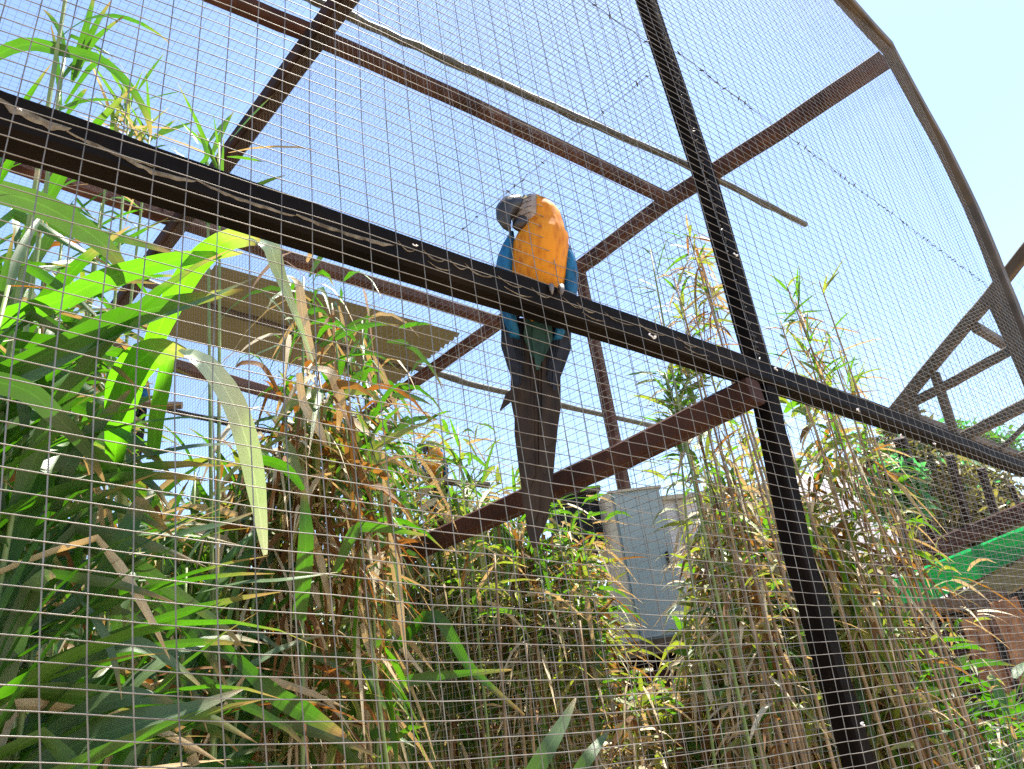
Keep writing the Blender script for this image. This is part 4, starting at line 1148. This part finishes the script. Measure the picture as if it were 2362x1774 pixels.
# mesh on its end wall and roof slope
def tri_grid(name, a, b, c, d, na, nbb, r, parent, off, label):
    V, Fc = [], []
    def seg(p, q):
        base = len(V); t = (q - p).normalized(); s1 = t.orthogonal().normalized(); s2 = t.cross(s1)
        for e in (p, q):
            for k in range(3):
                an = 2.094 * k
                V.append(e + s1 * (math.cos(an) * r) + s2 * (math.sin(an) * r) - off)
        for k in range(3):
            k2 = (k + 1) % 3
            Fc.append((base + k, base + k2, base + 3 + k2, base + 3 + k))
    for i in range(na + 1):
        seg(a.lerp(b, i / na), d.lerp(c, i / na))
    for j in range(nbb + 1):
        seg(a.lerp(d, j / nbb), b.lerp(c, j / nbb))
    me = mesh_np(name, np.array(V), np.array(Fc), np.zeros(len(Fc)), [MT['wire_far']], None, False)
    obj(name, me, parent, kind='stuff', label=label)
top_ = Q(2470, 450, 'x', XN)
tri_grid('roof_mesh', E0, E1, top_ + Vector((7, 0, 0)), top_, 120, 36, .0011, N2, n2o, 'wire mesh on the steep roof of the neighbouring cage')
tri_grid('end_mesh', Vector((XN, E0.y, 0)), Vector((XN, top_.y, 0)), top_, E0, 20, 60, .0010, N2, n2o, 'wire mesh on the end of the neighbouring cage')
for (a, b_, wd) in (((2075, 1010), (2180, 1330), .22), ((2190, 1050), (2232, 1200), .14), ((2262, 1080), (2325, 1290), .14), ((2330, 1120), (2362, 1190), .10)):
    z_ = 9.5
    nb('post', [P(*a, z_) , P(*b_, z_)], wd * .6, wd * .6, 'rustdark', side=Vector((1, 0, 0)))

# ------------------------------------------------------------------ trees behind the cage
def tree(px, py, z, rad, n, mats, mix, label, seed, tall=1.0, ls=.16):
    r = np.random.default_rng(seed)
    c = P(px, py, z)
    root = empty('tree', label, 'tree', (c.x, c.y, 0))
    m = MB(); o = Vector((c.x, c.y, 0))
    m.tube([Vector((0, 0, -.1)), Vector((.05, .02, c.z * .5)), Vector((-.05, .05, c.z))], [.16, .12, .05], 8)
    for i in range(7):
        an = i * .9 + seed; q = Vector((math.cos(an), math.sin(an), r.uniform(.1, .7))) * rad * .8
        m.tube([Vector((0, 0, c.z * (.55 + .05 * i))), Vector((0, 0, c.z * (.6 + .05 * i))) + q * .5, Vector((0, 0, c.z * .7)) + q], [.06, .04, .015], 6)
    m.build('trunk', MT['bark'], root, smooth=True)
    nc = 26
    cc = r.normal(size=(nc, 3)); cc /= np.linalg.norm(cc, axis=1, keepdims=True); cc *= (rad * r.uniform(.3, 1, nc) ** .6)[:, None]; cc[:, 2] *= tall
    w_ = r.integers(0, nc, n)
    p = cc[w_] + r.normal(size=(n, 3)) * rad * .19 + np.array([0, 0, c.z])
    az = r.uniform(0, 6.28, n); e = r.uniform(-1, 1, n)
    dr = np.stack([np.cos(az) * np.cos(e), np.sin(az) * np.cos(e), np.sin(e)], -1)
    mi = r.choice(len(mats), n, p=np.array(mix) / sum(mix))
    V, Fc, uv, per = leaf_np(p, dr, ls * r.uniform(.6, 1.3, n), ls * .5 * r.uniform(.6, 1.2, n), r.uniform(0, .5, n), r.uniform(-1.2, 1.2, n), 2)
    leaves_obj('crown', [(V, Fc, uv, per, mi)], mats, root, kind='stuff')
MT['t_olive'] = leafmat('olive_tree_leaf', (0.10, 0.085, 0.03), (0.24, 0.205, 0.08), (0.2, 0.15, 0.05), .35, (0.28, 0.26, 0.04), bycell=True)
MT['t_green'] = leafmat('bright_tree_leaf', (0.04, 0.16, 0.05), (0.09, 0.28, 0.09), (0.2, 0.3, 0.08), .45, (0.10, 0.55, 0.12), bycell=True)
tree(2105, 1085, 11, .7, 7000, [MT['t_olive'], MT['t_green']], [.9, .1], 'dark olive tree behind the mesh of the far end wall', 3)
tree(2215, 1200, 12, .85, 9000, [MT['t_olive'], MT['t_green']], [.95, .05], 'brownish olive tree right of the first one, above the green netting', 4)
tree(2335, 1235, 13, .75, 7000, [MT['t_olive'], MT['t_green']], [.9, .1], 'low olive tree at the right edge above the netting', 5, .7)
tree(2055, 1125, 9.5, .32, 2200, [MT['t_green'], MT['f_green']], [.8, .2], 'bright green bush glowing behind the reeds right of the post', 6)
tree(2250, 1030, 13, .55, 1500, [MT['f_green'], MT['t_green']], [.7, .3], 'light green tree top behind the eave of the neighbouring cage', 7, .7)
tree(1750, 1330, 10, .9, 3600, [MT['t_olive'], MT['f_olive']], [.7, .3], 'olive shrub glimpsed through the straw reeds left of the post', 8, .8)

# -- a far hedge that closes the view under the thicket
def hedge():
    r = np.random.default_rng(77)
    n = 26000
    a = P(-300, 900, 15); b_ = P(2500, 900, 17)
    t = r.random(n)
    base = np.array(a)[None] * (1 - t)[:, None] + np.array(b_)[None] * t[:, None]
    hmax = 3.6 + 1.2 * np.sin(t * 23) * np.sin(t * 7.1) + .6 * np.sin(t * 61)
    hmax = np.where(t > .55, hmax * .62, hmax)
    base[:, 2] = hmax * r.random(n) ** .8
    dv = np.array(b_ - a); dv[2] = 0; dv /= np.linalg.norm(dv)
    nn = np.array([-dv[1], dv[0], 0])
    base = base + nn[None] * (r.normal(size=n) * .45)[:, None]
    az = r.uniform(0, 6.28, n); e = r.uniform(-1.2, 1.2, n)
    dr = np.stack([np.cos(az) * np.cos(e), np.sin(az) * np.cos(e), np.sin(e)], -1)
    mi = r.choice(3, n, p=[.55, .3, .15])
    V, Fc, uv, per = leaf_np(base, dr, .34 * r.uniform(.6, 1.3, n), .15 * r.uniform(.6, 1.3, n), r.uniform(0, .5, n), r.uniform(-1.2, 1.2, n), 2)
    leaves_obj('hedge', [(V, Fc, uv, per, mi)], [MT['t_olive'], MT['f_olive'], MT['f_green']], None, kind='stuff', label='long olive green hedge far behind the aviary, seen through the thicket', cat='hedge')
hedge()

# ------------------------------------------------------------------ sheds, netting and boards
SH = empty('shade_shelter', 'low shelter with a band of green shade netting under a brown beam at lower right', 'shelter', (P(2100, 1400, 7.5).x, P(2100, 1400, 7.5).y, 0))
so = SH.location.copy()
def sh(name, a, b_, w_, h_, mat, z0=7.5, z1=7.5, **k):
    b = MB(); b.beam([p - so for p in subdiv([P(*a, z0), P(*b_, z1)], 6, .004)], w_, h_); return b.build(name, MT[mat], SH, **k)
ZA, ZB = 6.9, 10.0
sh('beam', (2420, 1158), (1540, 1512), .16, .15, 'rust', ZA, ZB, label='long brown eave beam')
def strip(name, top, bot, mat, label, n=24, z0=6.95, z1=10.0, sag=.02, th=.02):
    m = MB()
    for s_ in (0, 1):
        for i in range(n + 1):
            t = i / n
            a = P(top[0][0] + (top[1][0] - top[0][0]) * t, top[0][1] + (top[1][1] - top[0][1]) * t, 1); b_ = P(bot[0][0] + (bot[1][0] - bot[0][0]) * t, bot[0][1] + (bot[1][1] - bot[0][1]) * t, 1)
            zz = 1 / ((1 - t) / z0 + t / z1)
            for j in range(5):
                q = a.lerp(b_, j / 4); e_ = Vector((0, 0, EYE)); p = e_ + (q - e_) * zz
                p = p + Vector((.7, .7, 0)) * (sag * math.sin(i * 1.3 + j) * (1 if 0 < j < 4 else .3) + s_ * th)
                m.v.append(tuple(p - so)); m.uv.append((0, 0))
    for s_ in (0, 1):
        for i in range(n):
            for j in range(4):
                q = s_ * (n + 1) * 5 + i * 5 + j
                m.f.append((q, q + 5, q + 6, q + 1)); m.m.append(0)
    m.build(name, MT[mat], SH, smooth=True, label=label)
strip('netting', ((2420, 1190), (1800, 1442)), ((2420, 1254), (1800, 1560)), 'netting', 'band of green shade netting', z0=6.95, z1=8.9)
strip('lit_netting', ((1790, 1440), (1540, 1530)), ((1790, 1530), (1540, 1640)), 'netting2', 'yellow green sunlit end of the netting', z0=8.95, z1=9.9)
sh('beam', (2420, 1292), (1900, 1560), .10, .20, 'olivebeam', 6.95, 8.6, label='olive lower beam')
for px, py, z_ in ((2400, 1200, 7.0), (1850, 1440, 8.8)):
    t_ = P(px, py, z_)
    b = MB(); b.beam([t_ - so, Vector((t_.x, t_.y, 0)) - so], .12, .12, side=Vector((1, 0, 0))); b.build('post', MT['bark'], SH)
dk = MB(); c0, c1 = P(2500, 1560, 9.2), P(1850, 1600, 11)  # black sheet standing in for the dark gap under the netting
dk.add([p - so for p in (Vector((c0.x, c0.y, 0)), Vector((c1.x, c1.y, 0)), Vector((c1.x, c1.y, P(1850, 1545, 11).z)), Vector((c0.x, c0.y, P(2500, 1300, 9.2).z)))] + [p - so + Vector((.1, .1, 0)) for p in (Vector((c0.x, c0.y, 0)), Vector((c1.x, c1.y, 0)), Vector((c1.x, c1.y, P(1850, 1545, 11).z)), Vector((c0.x, c0.y, P(2500, 1300, 9.2).z)))],
       [(0, 1, 2, 3), (7, 6, 5, 4), (0, 4, 5, 1), (3, 2, 6, 7), (0, 3, 7, 4), (1, 5, 6, 2)])
dk.build('dark_gap_sheet', MT['black'], SH, label='black sheet for the dark gap under the beams')

# upright weathered boards
BF = empty('board_fence', 'fence of upright weathered orange brown boards at the right edge', 'fence', (P(2300, 1500, 6.6).x, P(2300, 1500, 6.6).y, 0))
bo = BF.location.copy()
for i, (xl, xr, yt, yt2, z_) in enumerate(((2214, 2268, 1432, 1408, 6.6), (2284, 2346, 1392, 1376, 6.5), (2362, 2420, 1350, 1340, 6.4))):
    a, b_ = P(xl, yt, z_), P(xr, yt2, z_)
    ax = (b_ - a); ax.z = 0; wd = ax.length; ax.normalize(); ay = Vector((-ax.y, ax.x, 0))
    m = MB(); nx_, nz_ = 6, 26
    for s_ in (0, 1):
        for j in range(nz_ + 1):
            for k2 in range(nx_ + 1):
                u = k2 / nx_; v = j / nz_
                topz = a.z + (b_.z - a.z) * u + .02 * noise.noise(Vector((u * 5, i, 0)))
                zz = topz * v
                ed = .012 * noise.noise(Vector((v * 9, i * 3 + (u > .5), 2))) * (1 if k2 in (0, nx_) else 0)
                p = Vector((a.x, a.y, 0)) + ax * (wd * u + ed) + ay * (s_ * .035 + .014 * noise.noise(Vector((u * 4, v * 14, i * 5 + s_)))) + Vector((0, 0, zz))
                m.v.append(tuple(p - bo)); m.uv.append((u, v))
    W1 = nx_ + 1; NN = W1 * (nz_ + 1)
    for j in range(nz_):
        for k2 in range(nx_):
            q = j * W1 + k2
            m.f.append((q, q + 1, q + W1 + 1, q + W1)); m.m.append(0)
            m.f.append((NN + q, NN + q + W1, NN + q + W1 + 1, NN + q + 1)); m.m.append(0)
        q = j * W1
        m.f.append((q, q + W1, NN + q + W1, NN + q)); m.m.append(0)
        q += nx_
        m.f.append((q, NN + q, NN + q + W1, q + W1)); m.m.append(0)
    for k2 in range(nx_):
        q = nz_ * W1 + k2
        m.f.append((q, q + 1, NN + q + 1, NN + q)); m.m.append(0)
    m.build('board', MT['board'], BF)
# low wall of reddish stones left of the boards
SW = empty('stone_wall', 'low reddish brown rough stone wall left of the upright boards', 'wall', (P(2080, 1600, 7.2).x, P(2080, 1600, 7.2).y, 0))
wo2 = SW.location.copy()
a, b_ = P(1940, 1500, 7.6), P(2215, 1455, 7.2)
ax = (b_ - a); ax.z = 0; wl = ax.length; ax.normalize(); ay = Vector((-ax.y, ax.x, 0))
zz = 0.0; row = 0
topz = (a.z + b_.z) / 2
sm = []
for v in range(6):
    m = MB(); n = 10
    for i in range(n + 1):
        ph = -math.pi / 2 + math.pi * i / n
        for k2 in range(12):
            th = 2 * math.pi * k2 / 12
            d = Vector((math.cos(ph) * math.cos(th), math.cos(ph) * math.sin(th), math.sin(ph)))
            # squared-off lump
            e_ = [math.copysign(abs(x) ** .45, x) for x in d]
            d2 = Vector(e_) * (.5 * (1 + .14 * noise.noise(d * 2.3 + Vector((v * 7, 0, 0)))))
            m.v.append(tuple(d2)); m.uv.append((0, 0))
    for i in range(n):
        for k2 in range(12):
            k3 = (k2 + 1) % 12
            m.f.append((i * 12 + k2, i * 12 + k3, i * 12 + 12 + k3, i * 12 + 12 + k2)); m.m.append(0)
    sm.append(m.mesh('stone', MT['stone'], True))
while zz < topz - .1:
    h = random.uniform(.17, .24); x = -random.uniform(0, .2)
    while x < wl + .1:
        l = random.uniform(.22, .42)
        st = obj('stone', random.choice(sm), SW)
        c = Vector((a.x, a.y, 0)) + ax * (x + l / 2) + Vector((0, 0, zz + h / 2)) + ay * random.uniform(-.02, .02)
        st.matrix_local = Matrix.Translation(c - wo2) @ Matrix.Rotation(math.atan2(ax.y, ax.x), 4, 'Z') @ Matrix.Diagonal((l * 1.01, .3, h * 1.02, 1))
        x += l
    zz += h; row += 1

# pale cabinet on a shed roof behind the reeds
zc = 7.1
tl, trt = P(1404, 1122, zc), P(1523, 1143, zc)
bl = P(1560, 1480, zc)
ax = (trt - tl); ax.z = 0; wd = ax.length; ax.normalize(); ay = Vector((-ax.y, ax.x, 0))
topz, botz = (tl.z + trt.z) / 2, bl.z
CB = empty('cabinet', 'tall pale grey metal cabinet on the shed roof below the low cross beam', 'cabinet', (tl.x, tl.y, botz))
co = CB.location.copy()
cc = Vector((tl.x, tl.y, 0)) + ax * wd / 2 + ay * .25; cc.z = (topz + botz) / 2
m = MB(); m.box(cc - co, wd, .5, topz - botz, X=ax, Y=ay); bod = m.build('body', MT['cabinet'], CB)
m = MB(); m.box(cc - co - ay * .258, wd - .05, .014, topz - botz - .06, X=ax, Y=ay); dr_ = m.build('door', MT['cabinet'], CB)
m = MB(); m.box(cc - co - ay * .28 + ax * (wd * .36), .02, .03, .14, X=ax, Y=ay); m.build('handle', MT['black'], dr_)
m = MB(); m.box(cc - co + Vector((0, 0, (topz - botz) / 2 + .012)), wd + .04, .54, .022, X=ax, Y=ay); m.build('lid', MT['beige'], CB)
m = MB(); m.box(cc - co - ax * (wd / 2 + .035) - ay * .01, .066, .52, topz - botz - .01, X=ax, Y=ay); m.build('side_panel', MT['beige'], CB)
SD = empty('shed', 'whitewashed shed with a dark opening behind the pale cabinet', 'shed', (tl.x, tl.y, 0))
sdo = Vector((tl.x, tl.y, 0))
base = Vector((tl.x, tl.y, 0)) + ax * .9 + ay * 1.2
m = MB(); m.box(base - sdo + Vector((0, 0, botz / 2 - .12)), 4.4, 2.6, botz - .24, X=ax, Y=ay); m.build('lower_wall', MT['rust'], SD)
m = MB(); m.box(base - sdo + Vector((0, 0, botz - .06)), 4.7, 2.9, .12, X=ax, Y=ay); m.build('slab', MT['bark'], SD)
uw = Vector((tl.x, tl.y, 0)) + ax * (wd + .62) + ay * 1.0
uz = P(1560, 1128, zc).z
m = MB(); m.box(uw - sdo + Vector((0, 0, (uz + botz) / 2)), 1.15, 1.2, uz - botz, X=ax, Y=ay); m.build('upper_wall', MT['whitewall'], SD)
m = MB(); m.box(uw - sdo + Vector((0, 0, uz + .02)), 1.3, 1.35, .04, X=ax, Y=ay); m.build('roof', MT['beige'], SD)
m = MB(); m.box(uw - sdo - ay * .615 + ax * -.33 + Vector((0, 0, (uz + botz) / 2)), .07, .03, uz - botz - .02, X=ax, Y=ay); m.build('pilaster', MT['beige'], SD)
dz = P(1375, 1190, zc).z
m = MB(); m.box(Vector((0, 0, 0)) - ax * .28 + ay * .45 + Vector((0, 0, dz)), .42, .5, .50, X=ax, Y=ay); m.build('dark_hatch', MT['black'], SD)
m = MB(); m.box(Vector((0, 0, 0)) - ax * .42 + ay * .45 + Vector((0, 0, dz + .27)), .75, .6, .05, X=ax, Y=ay); m.build('hatch_roof', MT['bark'], SD)
